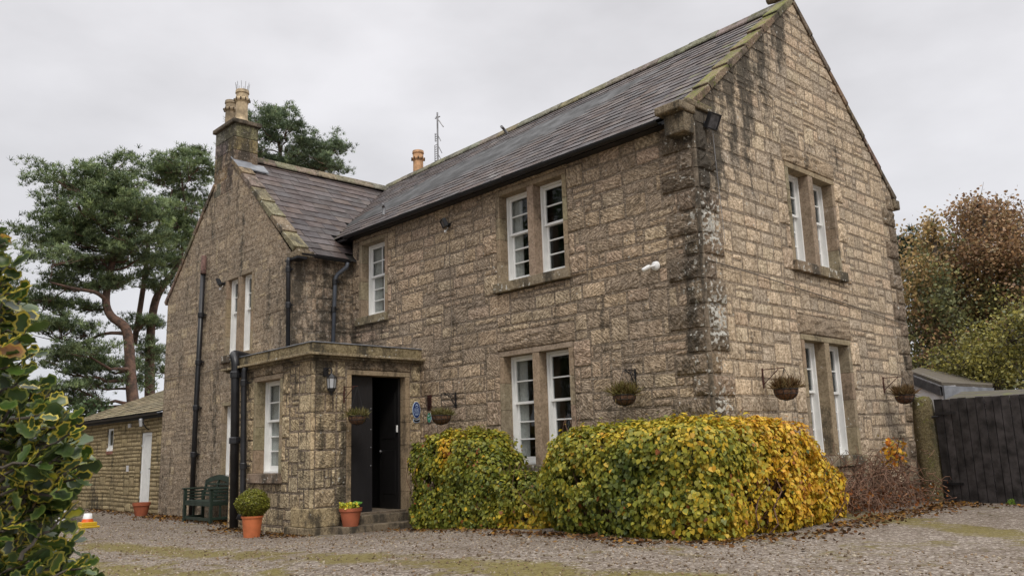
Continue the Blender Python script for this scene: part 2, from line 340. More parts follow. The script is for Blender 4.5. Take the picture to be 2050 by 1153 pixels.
# ------------------------------------------------------------------ ground
def sstep(a, b, x):
    t = np.clip((x-a)/(b-a), 0, 1); return t*t*(3-2*t)
def gz(x, y): return float(.22*sstep(-7, -.3, x)*sstep(-7, -3, y)-.08*sstep(-4, -9, y))
def build_ground():
    xs = np.unique(np.concatenate([np.linspace(-1500, -40, 12), np.linspace(-40, 25, 131), np.linspace(25, 1500, 12)]))
    ys = np.unique(np.concatenate([np.linspace(-1500, -25, 10), np.linspace(-25, 20, 91), np.linspace(20, 1500, 12)]))
    X, Y = np.meshgrid(xs, ys, indexing='ij'); Z = .22*sstep(-7, -.3, X)*sstep(-7, -3, Y)-.08*sstep(-4, -9, Y)
    V = np.stack([X, Y, Z], 2).reshape(-1, 3); ny = len(ys)
    F = [(i*ny+j, (i+1)*ny+j, (i+1)*ny+j+1, i*ny+j+1) for i in range(len(xs)-1) for j in range(ny-1)]
    me = bpy.data.meshes.new('gravel_ground'); me.from_pydata(V.tolist(), [], F)
    me.polygons.foreach_set('use_smooth', [True]*len(F))
    m, nt, b, out = nodes('gravel'); P = N(nt, 'ShaderNodeTexCoord').outputs['Object']
    v = N(nt, 'ShaderNodeTexVoronoi'); v.inputs['Scale'].default_value = 42; nt.links.new(P, v.inputs['Vector'])
    v2 = N(nt, 'ShaderNodeTexVoronoi'); v2.inputs['Scale'].default_value = 95; nt.links.new(P, v2.inputs['Vector'])
    sc = N(nt, 'ShaderNodeSeparateColor'); nt.links.new(v.outputs['Color'], sc.inputs[0])
    sc2 = N(nt, 'ShaderNodeSeparateColor'); nt.links.new(v2.outputs['Color'], sc2.inputs[0])
    c = mixc(nt, sc.outputs[0], (.16, .13, .10), (.41, .355, .30))
    c = mixc(nt, ramp(nt, sc.outputs[1], .75, .95), c, (.56, .51, .46))
    c = mixc(nt, ramp(nt, sc.outputs[2], .7, .9, 0, .8), c, (.10, .07, .055))
    c = mixc(nt, ramp(nt, sc2.outputs[0], .5, .9, 0, .5), c, (.20, .155, .12))
    n1 = noise(nt, P, .55, 4, .6); n2 = noise(nt, P, 2.5, 5, .6); n3 = noise(nt, P, 14, 3)
    # worn earth and leaf litter patches
    e = mth(nt, 'ADD', mth(nt, 'MULTIPLY', n2, .6), mth(nt, 'MULTIPLY', n3, .4))
    c = mixc(nt, ramp(nt, e, .48, .64, 0, .55), c, (.13, .10, .068))
    # moss: a long strip across the forecourt, broken by noise
    sp = N(nt, 'ShaderNodeSeparateXYZ'); nt.links.new(P, sp.inputs[0])
    def band(px0, px1, w, sx):    # line through two plan points, half-width w
        (x0, y0), (x1, y1) = px0, px1; L = math.hypot(x1-x0, y1-y0); nx, ny_ = -(y1-y0)/L, (x1-x0)/L
        d = mth(nt, 'ADD', mth(nt, 'ADD', mth(nt, 'MULTIPLY', sp.outputs[0], nx), mth(nt, 'MULTIPLY', sp.outputs[1], ny_)), -(nx*x0+ny_*y0))
        return ramp(nt, mth(nt, 'ABSOLUTE', d), w, 0, 0, sx)
    bands = mth(nt, 'MAXIMUM', band((-7.5, -4.6), (3.0, -3.6), .6, .40), band((-2, -5.3), (6, -3.9), .9, .30))
    bands = mth(nt, 'MAXIMUM', bands, band((1.8, 1.5), (5.5, -1.0), .7, .34))
    mo = mth(nt, 'ADD', mth(nt, 'ADD', mth(nt, 'MULTIPLY', n2, .95), mth(nt, 'MULTIPLY', n1, .55)), mth(nt, 'MULTIPLY', bands, .8))
    mo = mth(nt, 'ADD', mo, mth(nt, 'MULTIPLY', n3, .34))
    c = mixc(nt, ramp(nt, mo, .98, 1.20, 0, .85), c, (.20, .165, .045))
    c = mixc(nt, ramp(nt, noise(nt, P, 22, 3, .7), .38, .56, .6, 0), c, (.45, .40, .35), 'MULTIPLY'); c = mixc(nt, ramp(nt, n1, .35, .6, .35, 0), c, (.62, .56, .50), 'MULTIPLY')
    nt.links.new(c, b.inputs['Base Color']); b.inputs['Roughness'].default_value = .9; b.inputs['Specular IOR Level'].default_value = .25
    h = mth(nt, 'ADD', mth(nt, 'MULTIPLY', v.outputs['Distance'], -1.6), mth(nt, 'MULTIPLY', v2.outputs['Distance'], -.7))
    bp = N(nt, 'ShaderNodeBump'); bp.inputs['Strength'].default_value = 1; bp.inputs['Distance'].default_value = .014
    nt.links.new(h, bp.inputs['Height']); nt.links.new(bp.outputs[0], b.inputs['Normal'])
    me.materials.append(m); o = bpy.data.objects.new('ground', me); COL.objects.link(o); tag(o, kind='structure')
build_ground()

# ------------------------------------------------------------------ stone walls
def clip_poly(poly, hp):
    """hp: list of (a,b,c) keep a*u+b*v+c>=0"""
    for a, b, c in hp:
        out = []
        for i in range(len(poly)):
            p, q = poly[i], poly[(i+1) % len(poly)]; dp = a*p[0]+b*p[1]+c; dq = a*q[0]+b*q[1]+c
            if dp >= 0: out.append(p)
            if (dp >= 0) != (dq >= 0):
                t = dp/(dp-dq); out.append((p[0]+(q[0]-p[0])*t, p[1]+(q[1]-p[1])*t))
        poly = out
        if len(poly) < 3: return []
    return poly
def grid_lines(lo, hi, step, req, R):
    pts = sorted({round(x, 4) for x in [lo, hi]+[r for r in req if lo < r < hi]}); out = [pts[0]]
    for p in pts[1:]:
        a = out[-1]
        if p-a < .025 and p != hi: continue
        n = max(1, round((p-a)/step)); st = (p-a)/n
        for k in range(1, n): out.append(a+st*(k+R.uniform(-.18, .18)))
        out.append(p)
    return out
def stone(mb, T, rect, hp, R, col, raise_, rough, joint, df, uvrot, rel=.07):
    u0, v0, u1, v1 = rect; j = joint*.5
    j4 = [j*R.uniform(.5, 1.5) for _ in range(4)]
    u0 += j4[0]; u1 -= j4[1]; v0 += j4[2]; v1 -= j4[3]
    if u1-u0 < .015 or v1-v0 < .015: return
    ca, sa = math.cos(uvrot), math.sin(uvrot); ou, ov = R.uniform(0, 50), R.uniform(0, 50)
    UV = lambda u, v: (u*ca-v*sa+ou, u*sa+v*ca+ov)
    inside = all(min(a*u+b*v+c for u in (u0, u1) for v in (v0, v1)) > 0 for a, b, c in hp)
    k = min(.018, (u1-u0)*.2, (v1-v0)*.2)
    if inside:
        nx = max(2, min(9, round((u1-u0)/rel))); ny = max(2, min(6, round((v1-v0)/rel)))
        us = [u0, u0+k]+[u0+k+(u1-u0-2*k)*i/nx for i in range(1, nx)]+[u1-k, u1]
        vs = [v0, v0+k]+[v0+k+(v1-v0-2*k)*i/ny for i in range(1, ny)]+[v1-k, v1]
        V = []; uvs = []; D = []
        for a, uu in enumerate(us):
            for b, vv in enumerate(vs):
                edge = a in (0, len(us)-1) or b in (0, len(vs)-1); e2 = a in (1, len(us)-2) or b in (1, len(vs)-2)
                w = -.014 if edge else (raise_*.62 if e2 else raise_)+R.uniform(-1, 1)*rough*(.5 if e2 else 1)
                ju = R.uniform(-.004, .004); jv = R.uniform(-.004, .004)
                V.append(T(uu+ju, vv+jv, w)); uvs.append(UV(uu, vv)); D.append(df(uu, vv))
        n = len(vs); F = [(a*n+b, (a+1)*n+b, (a+1)*n+b+1, a*n+b+1) for a in range(len(us)-1) for b in range(n-1)]
        mb.mesh(V, F, col, uvs, D)
    else:
        P = clip_poly([(u0, v0), (u1, v0), (u1, v1), (u0, v1)], hp)
        if len(P) < 3: return
        cu = sum(p[0] for p in P)/len(P); cv = sum(p[1] for p in P)/len(P); n = len(P)
        f = max(.6, 1-.05/max(.05, u1-u0))
        I = [(cu+(p[0]-cu)*f, cv+(p[1]-cv)*f) for p in P]
        V = [T(u, v, -.014) for u, v in P]+[T(u, v, raise_*.8) for u, v in I]+[T(cu, cv, raise_+rough)]
        al = P+I+[(cu, cv)]; F = [(i, (i+1) % n, n+(i+1) % n, n+i) for i in range(n)]+[(n+i, n+(i+1) % n, 2*n) for i in range(n)]
        mb.mesh(V, F, col, [UV(*p) for p in al], [df(*p) for p in al])
def wall(name, T, lo, hi, hp, holes, preset, mat, parent, R, palette, df, step=(.14, .14), tgt=((.30, .68), (.19, .275)), sneck=.17,
         raise_=.010, rough=.004, joint=.016, rot=(.35, .8), mortar=(.20, .158, .12)):
    """coursed, snecked masonry. T(u,v,w)->world; holes: openings; preset: (u0,v0,u1,v1,kind)"""
    ru = [h[i] for h in holes for i in (0, 2)]+[p[i] for p in preset for i in (0, 2)]
    rv = [h[i] for h in holes for i in (1, 3)]+[p[i] for p in preset for i in (1, 3)]
    us = grid_lines(lo[0], hi[0], step[0], ru, R); vs = grid_lines(lo[1], hi[1], step[1], rv, R)
    nu, nv = len(us)-1, len(vs)-1; occ = [[0]*nv for _ in range(nu)]; mb = MB()
    for i in range(nu):
        cu = (us[i]+us[i+1])/2
        for j in range(nv):
            cv = (vs[j]+vs[j+1])/2
            if any(h[0] < cu < h[2] and h[1] < cv < h[3] for h in holes): occ[i][j] = 1; continue
            P = clip_poly([(us[i], vs[j]), (us[i+1], vs[j]), (us[i+1], vs[j+1]), (us[i], vs[j+1])], hp)
            if len(P) < 3: occ[i][j] = 1; continue
            mb.mesh([T(u, v, 0) for u, v in P], [tuple(range(len(P)))], mortar, [(u, v) for u, v in P], [df(u, v) for u, v in P])
            if any(p[0] < cu < p[2] and p[1] < cv < p[3] for p in preset): occ[i][j] = 1
    for (a, b, c, d, kind) in preset:
        ps = dict(quoin=(.042, .016, .020), rock=(.026, .012, .010), flat=(.006, .001, .004), lintel=(.034, .014, .010), sub=(.016, .008, .014))[kind]
        base = palette(R, (a+c)/2, (b+d)/2) if kind != 'lintel' else tuple(x*.82 for x in PAL_FRONT0(R, 0, 0))
        if kind == 'quoin': q_ = R.uniform(.30, .75); base = tuple(x*q_ for x in PAL_FRONT0(R, 0, 0))
        stone(mb, T, (a, b, c, d), hp, R, base, ps[0], ps[1], ps[2], df, R.uniform(.3, 1.2), .055)
    # courses, broken where they meet openings and dressed blocks
    blocks = [list(h)[:4] for h in holes]+[p[:4] for p in preset]; taken = []
    def minus(rs_, b):
        out = []
        for (a0, b0, a1, b1) in rs_:
            if b[0] >= a1 or b[2] <= a0 or b[1] >= b1 or b[3] <= b0: out.append((a0, b0, a1, b1)); continue
            l, r = max(a0, b[0]), min(a1, b[2])
            if b[0]-a0 > .05: out.append((a0, b0, b[0], b1))
            if a1-b[2] > .05: out.append((b[2], b0, a1, b1))
            if b[1]-b0 > .05: out.append((l, b0, r, b[1]))
            if b1-b[3] > .05: out.append((l, b[3], r, b1))
        return out
    def put(rc, k=1.0):
        rr_ = [rc]
        for b in blocks:
            if rr_: rr_ = minus(rr_, b)
        for b in taken[-60:]:
            if rr_: rr_ = minus(rr_, b)
        for q_ in rr_:
            if q_[2]-q_[0] > .04 and q_[3]-q_[1] > .04:
                stone(mb, T, q_, hp, R, palette(R, q_[0], q_[1]), raise_*R.uniform(.5, 1.5), rough, joint, df, R.choice((-1, 1))*R.uniform(*rot))
    v = lo[1]; ph = R.uniform(0, 6)
    while v < hi[1]-.03:
        h = R.uniform(*tgt[1]); h = min(h, hi[1]-v)
        if hi[1]-(v+h) < .06: h = hi[1]-v
        u = lo[0]; wob = lambda x: 0
        while u < hi[0]-.01:
            w = R.uniform(*tgt[0]); 
            if R.random() < .12: w *= .55
            w = min(w, hi[0]-u)
            if hi[0]-(u+w) < .10: w = hi[0]-u
            t = R.random(); dv = .012*math.sin(u*1.7+ph+v*3)
            a, b, c, d = u, v+(dv if v > lo[1] else 0), u+w, min(hi[1], v+h+.012*math.sin(u*1.7+ph+(v+h)*3))
            if t < sneck:                                   # two thinner stones, one above the other
                m_ = b+(d-b)*R.uniform(.38, .62); put((a, b, c, m_)); x = a+(c-a)*R.uniform(.3, .7)
                if R.random() < .4 and c-a > .3: put((a, m_, x, d)); put((x, m_, c, d))
                else: put((a, m_, c, d))
            elif t < sneck*1.6 and c-a > .3:                # a stone with a stack of snecks beside it
                x = c-R.uniform(.09, .14); put((a, b, x, d)); m_ = b+(d-b)*R.uniform(.4, .6); put((x, b, c, m_)); put((x, m_, c, d))
            elif t > .93 and v+h+.2 < hi[1]:                # jumper rising into the next course
                J = (a, b, c, d+R.uniform(.08, .14)); put(J); taken.append(J)
            else: put((a, b, c, d))
            u += w
        v += h
    return mb.build(name, mat, parent)

def pal(cols, jit=.12):
    cs = [lin(c) for c in cols]; mean = [sum(c[i] for c in cs)/len(cs) for i in range(3)]
    def f(R, u, v):
        c = R.choice(cs); k = 1+R.uniform(-jit, jit); return tuple((x*.66+m_*.34)*k for x, m_ in zip(c, mean))
    return f
PAL_FRONT0 = pal(['a08c78', '988674', '8f8070', 'a3937e', '8d7e6e', '938370', 'ab9880', '9c8972', '8c7e70', 'a18d7c'], .06)
PAL_OCHRE = pal(['a8937d', 'a69780', 'a89180', 'a08d77', 'ac9983'])
def PAL_FRONT(R, u, v):
    p = .12+(.5 if (-4.2 < u < -1.7 and 3.0 < v < 3.8) else 0)+(.35 if (-8.4 < u < -6 and 3 < v < 3.8) else 0)
    return PAL_OCHRE(R, u, v) if R.random() < p else PAL_FRONT0(R, u, v)
PAL_GABLE = pal(['b1a08a', 'a89782', '9e907e', 'b8a58e', 'a5947e', '988b7b', 'b0a28c', 'ad9883', '9a8e80', 'b8a690'], .07)
PAL_PORCH = pal(['ab9b7e', 'a29278', 'b2a286', '988a70', 'a8957a', 'b5a284'])
PAL_WING = pal(['8a7b6a', '847666', '918170', '807263', '8b7c6c', '9a8a76', 'a3937a'], .11)
PAL_OUT = pal(['a08f6e', 'a99878', '968766', 'af9e7c', '8e8062'])

HX0, WX0, WX1, WY = 0.0, -14.352, -8.287, -1.353
GW = 6.37                       # depth of the main block
PX0, PX1, PY0 = -8.956, -6.053, -2.178
def Tf(u, v, w): return Vector((u, -w, v))              # main front, faces -y
def Tg(u, v, w): return Vector((w, u, v))               # gable, faces +x
def Tw(u, v, w): return Vector((u, WY-w, v))            # wing gable
def Ts(u, v, w): return Vector((WX1+w, u, v))           # wing flank
def Tpf(u, v, w): return Vector((u, PY0-w, v))
def Tps(u, v, w): return Vector((PX1+w, u, v))

house = empty('stone_house', (-6, 3, 0), 'large old stone country house with slate roof and projecting left wing', 'house')
def win_holes(u0, v0, u1, v1): return (u0-.09, v0-.16, u1+.09, v1+.08)
W1 = (-3.86, 3.90, -2.43, 5.385); W3 = (-3.86, 1.00, -2.43, 2.70); W2 = (-7.95, 3.885, -7.155, 5.36)
W4 = (2.50, 3.90, 3.92, 5.385); W5 = (2.50, 1.00, 3.92, 2.705)
def surround_presets(w, side=.34, lint=.30, below=False, topmax=None):
    u0, v0, u1, v1 = w; a0, b0, a1, b1 = win_holes(*w); out = []
    lt = b1+lint if topmax is None else min(topmax, b1+lint)
    if lt-b1 > .06: out.append((a0-.05, b1, a1+.05, lt, 'lintel'))
    n = 5; hs_ = (b1-b0)/n
    for k in range(n):
        L = side if k % 2 == 0 else .13
        out.append((a0-L, b0+k*hs_, a0, b0+(k+1)*hs_, 'rock' if k % 2 else 'flat' if k == 4 else 'rock'))
        L = side if k % 2 == 0 else .12
        out.append((a1, b0+k*hs_, a1+L, b0+(k+1)*hs_, 'rock'))
    return out
def dirt_front(u, v):
    d = .0
    q = max(0, min(1, 1.35-abs(u)/.42)); d += .52*q*(.80+.20*math.sin(v*2.3+1))
    d += .5*max(0, (v-5.1)/.5)*max(0, 1+u/1.3) if u > -1.3 else 0
    d += .30*max(0, 1-v/2.2)
    if -8.3 < u < -6.8 and v < 3.8: d += .15
    d += .25*max(0, 1-abs(v-2.95)/.3) if -4.2 < u < -2.2 else 0
    if u < -8.0: d += .5
    li = .14+.30*q
    return (d, li, 0)
def dirt_gable(u, v):
    d = 0; q = max(0, min(1, 1.4-abs(u)/.38))
    d += .48*q*(1 if v > 1.7 else .6)
    t = 5.6+u*.89                                     # roof slope height at this u
    d += .72*max(0, min(1, 1.7-(t-v)/1.4))*max(0, min(1, 1.7-u/1.7))*min(1, (v-3.9)/.8) if v > 3.9 else 0
    d += .38*max(0, 1-abs(u-3.2)/1.2) if 5.4 < v < 6.0 else 0
    d += .42*max(0, 1-(t-v)/.9) if u < 3.18 and v > 6 else 0
    d += .30*max(0, 1-abs(u-2.7)/.5)*max(0, min(1, (v-6.4)/.6))+.25*max(0, 1-abs(u-4.4)/.45)*max(0, min(1, (v-5.2)/.6))
    d += .15*max(0, 1-v/1.8)+.25*max(0, (u-5.6)/.8)
    li = .16+(.85 if (.04 < u < .46 and 1.6 < v < 4.9) else 0)*(.65+.35*math.sin(v*5))+.10*max(0, (v-5)/3)
    return (d, li, 0)
def dirt_wing(u, v):
    c = abs(u+11.35); d = .12+.5*max(0, 1-c/1.0)*max(0, min(1, (v-6.2)/1.0))+.10*max(0, 1-v/3)
    return (d, .06, 0)
def dirt_flank(u, v): return (.62, .1, .02)
def dirt_porch(u, v): return (.22+.45*max(0, (v-2.0)/.8)*(.5+.5*math.sin(u*9)), .10, .05)
def dirt_porch_side(u, v):
    streak = max(0, 1-abs(u+1.62)/.10)*.6+max(0, 1-abs(u+2.0)/.3)*.45*max(0, (v-1.3)/1.4)
    return (.25+streak+.4*max(0, (v-2.3)/.5)+.35*max(0, .5-v), .16, .05)

R = random.Random(5)
# quoins on the near corner, both faces share courses
qf, qg = [], []; v = .0; k = 0; EAV = 5.50
while v < EAV-.15:
    h = R.uniform(.27, .33); h = min(h, EAV-v)
    if EAV-(v+h) < .14: h = EAV-v
    qf.append((-(.56 if k % 2 else .30)+R.uniform(-.04, .04), v, -.035, v+h, 'quoin'))
    qg.append((.035, v, (.28 if k % 2 else .50)+R.uniform(-.04, .04), v+h, 'quoin')); v += h; k += 1
qr = []; v = 0; k = 0
while v < 5.4:
    h = R.uniform(.27, .33); qr.append((GW-(.5 if k % 2 else .28), v, GW, min(v+h, 5.6), 'quoin')); v += h; k += 1
def W_(name, T, lo, hi, hp, holes, preset, mat, R, palette, df, **kw): return wall(name, T, lo, hi, hp, holes, preset, mat, house, R, palette, df, **kw)
W_('front_wall', Tf, (WX1, -.1), (-.035, 5.56), [], [win_holes(*W1), win_holes(*W3), win_holes(*W2)],
   qf+surround_presets(W1, topmax=5.56)+surround_presets(W3)+surround_presets(W2, .26, topmax=5.56), M['front'], R, PAL_FRONT, dirt_front)
APY, APZ = 3.185, 8.43
gs = (APZ-5.70)/APY
hpG = [(gs, -1, 5.70), (-gs, -1, 5.70+gs*GW)]
W_('gable_wall', Tg, (.035, -.1), (GW, 8.5), hpG, [win_holes(*W4), win_holes(*W5)], qg+qr+surround_presets(W4, .30)+surround_presets(W5, .30), M['gable'], R, PAL_GABLE, dirt_gable,
   tgt=((.26, .50), (.17, .235)), sneck=.12, mortar=(.215, .172, .13), joint=.014)
# smooth drafted arris of the near corner
mb = MB(); v = -.1
for q in qf:
    mb.box(-.034, .012, q[1]+.004, q[3]-.004, -.034, .012, T=lambda a, b, c: Vector((a, -c, b)), col=lin('75695b'), d=(.62, .32, 0))
mb.build('corner_margin', M['trim'], house, bevel=.006)
# wing
WAX, WAZ = -11.32, 7.93; wsl = (WAZ-5.06)/(WAX-WX0); wsr = (WAZ-5.06)/(WX1-WAX)
hpW = [(wsl, -1, 5.06-wsl*WX0), (-wsr, -1, 5.06+wsr*WX1)]
W6 = (-11.042, 3.372, -9.952, 5.0); W7 = (-11.042, .884, -9.952, 2.316)
W_('wing_gable_wall', Tw, (WX0, -.1), (WX1, 8.0), hpW, [win_holes(*W6), win_holes(*W7)],
   [(-12.1+.35*0, 6.05, -11.2, 6.15, 'flat'), (-11.75, 5.35, -11.63, 6.05, 'flat'), (-11.2, 5.35, -11.08, 6.05, 'flat'), (-9.3, 4.0, -8.6, 4.3, 'sub')], M['wing'], R, PAL_WING, dirt_wing,
   tgt=((.22, .55), (.17, .29)), sneck=.3, raise_=.005, rough=.005, joint=.03, mortar=lin('857767'))
W_('wing_side_wall', Ts, (WY, 2.7), (0, 5.15), [], [], [(WY, 2.7+i*.31, WY+(.42 if i % 2 else .26), 3.01+i*.31, 'flat') for i in range(7)], M['wing'], R, PAL_FRONT0, dirt_flank, raise_=.012, rough=.006)
# porch
PW = (-7.951, .964, -7.107, 2.547); DO = (-1.4507, .296, -.3456, 2.546)
PT = 2.80
cq = [(PX1-(.42 if i % 2 else .22), .42+i*.3, PX1-.05, .72+i*.3, 'flat') for i in range(8)][:8]
cq = [(a, b, c, min(d, PT), k) for a, b, c, d, k in cq if b < PT-.05]
cs = [(PY0+.05, .42+i*.3, PY0+(.24 if i % 2 else .44), min(.72+i*.3, PT), 'sub') for i in range(8) if .42+i*.3 < PT-.05]
W_('porch_front_wall', Tpf, (PX0, -.1), (PX1-.05, PT), [], [win_holes(*PW)], cq+surround_presets(PW, .24, .2), M['front'], R, PAL_PORCH, dirt_porch, tgt=((.22, .45), (.18, .3)), rot=(.2, 1.4), raise_=.01)
W_('porch_side_wall', Tps, (PY0+.05, -.1), (0, PT), [], [(DO[0]-.09, -.1, DO[2]+.09, DO[3]+.08)], cs+[(DO[0]-.05, DO[3]+.08, DO[2]+.12, PT, 'lintel')], M['front'], R, PAL_PORCH, dirt_porch_side,
   tgt=((.26, .5), (.27, .31)), rot=(.2, 1.4), sneck=.05, raise_=.016, rough=.008)
mb = MB(); v = .42
while v < PT-.05:
    mb.box(PX1-.049, PX1+.012, PY0-.012, PY0+.049, v+.003, min(v+.3, PT)-.003, col=PAL_PORCH(R, 0, 0), d=(.3, .2, .1)); v += .3
for (x0, x1, y0, y1) in ((PX1-.55, PX1+.05, PY0-.05, PY0+.5),):       # boulder-like plinth blocks at the corner
    mb.box(x0, x1, y0, y1, .13, .415, col=lin('988869'), d=(.42, .15, .1)); mb.box(x0-.15, x1+.02, y0-.03, y1, -.1, .127, col=lin('85775f'), d=(.6, .1, .15))
mb.build('porch_corner_stones', M['front'], house, bevel=.014)

# ------------------------------------------------------------------ dressed surrounds, windows
def pal_trim(): return tuple(x*R.uniform(.94, 1.05) for x in lin('8a7c68'))
def surround(T, w, mull, dp=.268, sill=True, name='window_surround', sillw=.13, dirt=(.12, .1, 0)):
    u0, v0, u1, v1 = w; mb = MB(); p = .012; q = .089
    n = 4; hh = (v1-v0)/n
    for k in range(n):
        mb.box(u0-q, u0, v0+k*hh+.002, v0+(k+1)*hh-.002, -dp, p, T=T, col=pal_trim(), d=dirt)
        mb.box(u1, u1+q, v0+k*hh+.002, v0+(k+1)*hh-.002, -dp, p, T=T, col=pal_trim(), d=dirt)
    c = pal_trim()
    mb.box(u0-q, u1+q, v1+.001, v1+.079, -dp, p+.003, T=T, col=c, d=dirt)
    if mull: mb.box(mull[0], mull[1], v0, v1-.001, -dp, p-.002, T=T, col=pal_trim(), d=dirt)
    o = mb.build(name, M['trim'], house, bevel=.006)
    if sill:
        ms = MB(); cuts = [u0-sillw] + ([(u0+u1)/2-.1] if mull else []) + [u1+sillw]
        for a, b in zip(cuts[:-1], cuts[1:]): ms.box(a+.001, b-.001, v0-.158, v0-.003, -dp, .085, T=T, col=tuple(x*.85 for x in pal_trim()), d=(.42, .35, .05))
        ms.build('window_sill', M['trim'], house, bevel=.008)
    return o
def window(T, u0, v0, u1, v1, cols=1, curtain='', room='roomdark', deep=.16, label=None):
    f = MB(); a = .030
    B = lambda mb, *k: mb.box(*k, T=T)
    B(f, u0, u0+a, v0, v1, -deep-.11, -deep); B(f, u1-a, u1, v0, v1, -deep-.11, -deep)
    B(f, u0+a, u1-a, v1-a, v1, -deep-.11, -deep-.001); B(f, u0+a, u1-a, v0, v0+.035, -deep-.11, -deep-.001)
    fr = f.build('window', M['white'], house, bevel=.004)
    if label: fr['label'] = label
    mid = v0+(v1-v0)*.565
    for nm, b0, b1, w0, rows, br in (('upper_sash', mid-.02, v1-a-.001, -deep-.045, 2, .04), ('lower_sash', v0+.036, mid+.02, -deep-.09, 3, .085)):
        s = MB(); x0, x1 = u0+a+.001, u1-a-.001; st = .038; wd = .038
        B(s, x0, x0+st, b0, b1, w0-wd, w0); B(s, x1-st, x1, b0, b1, w0-wd, w0)
        B(s, x0+st, x1-st, b0, b0+br, w0-wd, w0-.001); B(s, x0+st, x1-st, b1-.042, b1, w0-wd, w0-.001)
        for r in range(1, rows):
            y = b0+br+(b1-.042-b0-br)*r/rows; B(s, x0+st, x1-st, y-.011, y+.011, w0-wd, w0-.004)
        for c in range(1, cols):
            x = x0+st+(x1-x0-2*st)*c/cols; B(s, x-.011, x+.011, b0+br, b1-.042, w0-wd, w0-.0055)
        s.build('sash', M['white'], fr, bevel=.003)
        g = MB(); g.box(x0+st-.005, x1-st+.005, b0+br-.005, b1-.042+.005, w0-.024, w0-.020, T=T); g.build('pane', M['glass'], fr)
    if curtain:
        c = MB(); wdt = (u1-u0)
        for sd_ in curtain:
            x0 = u0 if sd_ == 'l' else u1-wdt*.34; n = 14; P0 = []
            for i in range(n+1): P0.append((x0+wdt*.34*i/n, -deep-.14+.016*math.sin(i*2.1)))
            for i in range(n):
                (a0, w0), (a1, w1) = P0[i], P0[i+1]
                c.face([T(a0, v0, w0), T(a1, v0, w1), T(a1, v1, w1), T(a0, v1, w0)])
        c.build('curtain', M['curtain'], fr, smooth=True)
    return fr
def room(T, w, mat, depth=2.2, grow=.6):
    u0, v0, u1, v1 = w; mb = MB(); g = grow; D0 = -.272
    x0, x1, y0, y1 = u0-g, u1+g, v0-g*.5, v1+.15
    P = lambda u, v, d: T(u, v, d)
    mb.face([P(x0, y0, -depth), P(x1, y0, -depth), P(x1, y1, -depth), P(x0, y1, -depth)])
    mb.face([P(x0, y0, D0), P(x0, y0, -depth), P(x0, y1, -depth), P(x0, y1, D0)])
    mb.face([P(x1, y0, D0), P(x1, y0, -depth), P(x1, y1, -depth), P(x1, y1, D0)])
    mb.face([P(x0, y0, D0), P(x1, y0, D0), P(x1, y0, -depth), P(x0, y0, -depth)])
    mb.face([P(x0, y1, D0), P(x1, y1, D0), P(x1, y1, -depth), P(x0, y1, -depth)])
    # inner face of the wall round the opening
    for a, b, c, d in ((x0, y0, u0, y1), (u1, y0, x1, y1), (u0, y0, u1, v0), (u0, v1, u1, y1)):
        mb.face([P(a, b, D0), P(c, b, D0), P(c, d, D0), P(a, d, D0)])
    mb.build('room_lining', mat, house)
mF = (-3.20, -3.06); mG = (3.125, 3.275)
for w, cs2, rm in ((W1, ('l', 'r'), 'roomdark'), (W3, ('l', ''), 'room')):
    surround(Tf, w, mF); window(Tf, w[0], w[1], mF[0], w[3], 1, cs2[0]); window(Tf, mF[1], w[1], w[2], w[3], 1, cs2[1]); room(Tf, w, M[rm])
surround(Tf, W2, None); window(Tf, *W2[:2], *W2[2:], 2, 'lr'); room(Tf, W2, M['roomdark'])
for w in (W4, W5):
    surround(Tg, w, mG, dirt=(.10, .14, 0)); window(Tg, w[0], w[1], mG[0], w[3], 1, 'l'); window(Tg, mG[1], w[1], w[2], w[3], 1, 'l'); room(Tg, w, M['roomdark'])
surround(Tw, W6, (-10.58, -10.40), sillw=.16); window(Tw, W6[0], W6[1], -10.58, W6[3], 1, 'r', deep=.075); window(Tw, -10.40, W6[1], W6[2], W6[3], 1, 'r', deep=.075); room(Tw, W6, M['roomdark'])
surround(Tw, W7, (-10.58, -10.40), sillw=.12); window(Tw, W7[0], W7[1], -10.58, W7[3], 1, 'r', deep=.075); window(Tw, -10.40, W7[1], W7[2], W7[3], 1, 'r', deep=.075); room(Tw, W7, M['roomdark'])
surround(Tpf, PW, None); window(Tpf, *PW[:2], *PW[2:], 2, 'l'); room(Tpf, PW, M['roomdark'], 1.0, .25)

# porch door
mb = MB(); u0, v0, u1, v1 = DO; q = .089
for k in range(6):
    h0, h1 = v0-.1+k*(v1-v0+.1)/6, v0-.1+(k+1)*(v1-v0+.1)/6
    mb.box(u0-q, u0, h0+.002, h1-.002, -.2, .014, T=Tps, col=lin('96836a'), d=(.2, .12, 0)); mb.box(u1, u1+q, h0+.002, h1-.002, -.2, .014, T=Tps, col=lin('8d7b64'), d=(.25, .12, 0))
mb.box(u0-q, u1+q, v1+.001, v1+.079, -.2, .018, T=Tps, col=lin('90806a'), d=(.2, .1, 0)); mb.box(u0, u1, v0-.1, v0-.002, -1.2, .02, T=Tps, col=lin('6d6154'), d=(.3, 0, 0))
mb.build('door_surround', M['trim'], house, bevel=.006)
mb = MB(); mid = u0+.50
mb.box(u0+.002, mid, v0+.002, v1-.002, -.17, -.12, T=Tps)
for k in range(1, 5): mb.box(u0+.1*k-.004, u0+.1*k+.004, v0+.02, v1-.02, -.12, -.117, T=Tps)
dl = mb.build('door', M['door'], house, bevel=.003)
for z in (.75, 1.05, 1.35, 1.7):
    mb = MB(); mb.lathe([(.0, .012), (.010, .008), (.012, 0)], n=8, T=lambda p, z=z: Tps(mid-.03+p.x, v0+z+p.y, -.12+p.z)); mb.build('stud', M['galv'], dl)
mb = MB()                                           # right leaf stands open into the porch
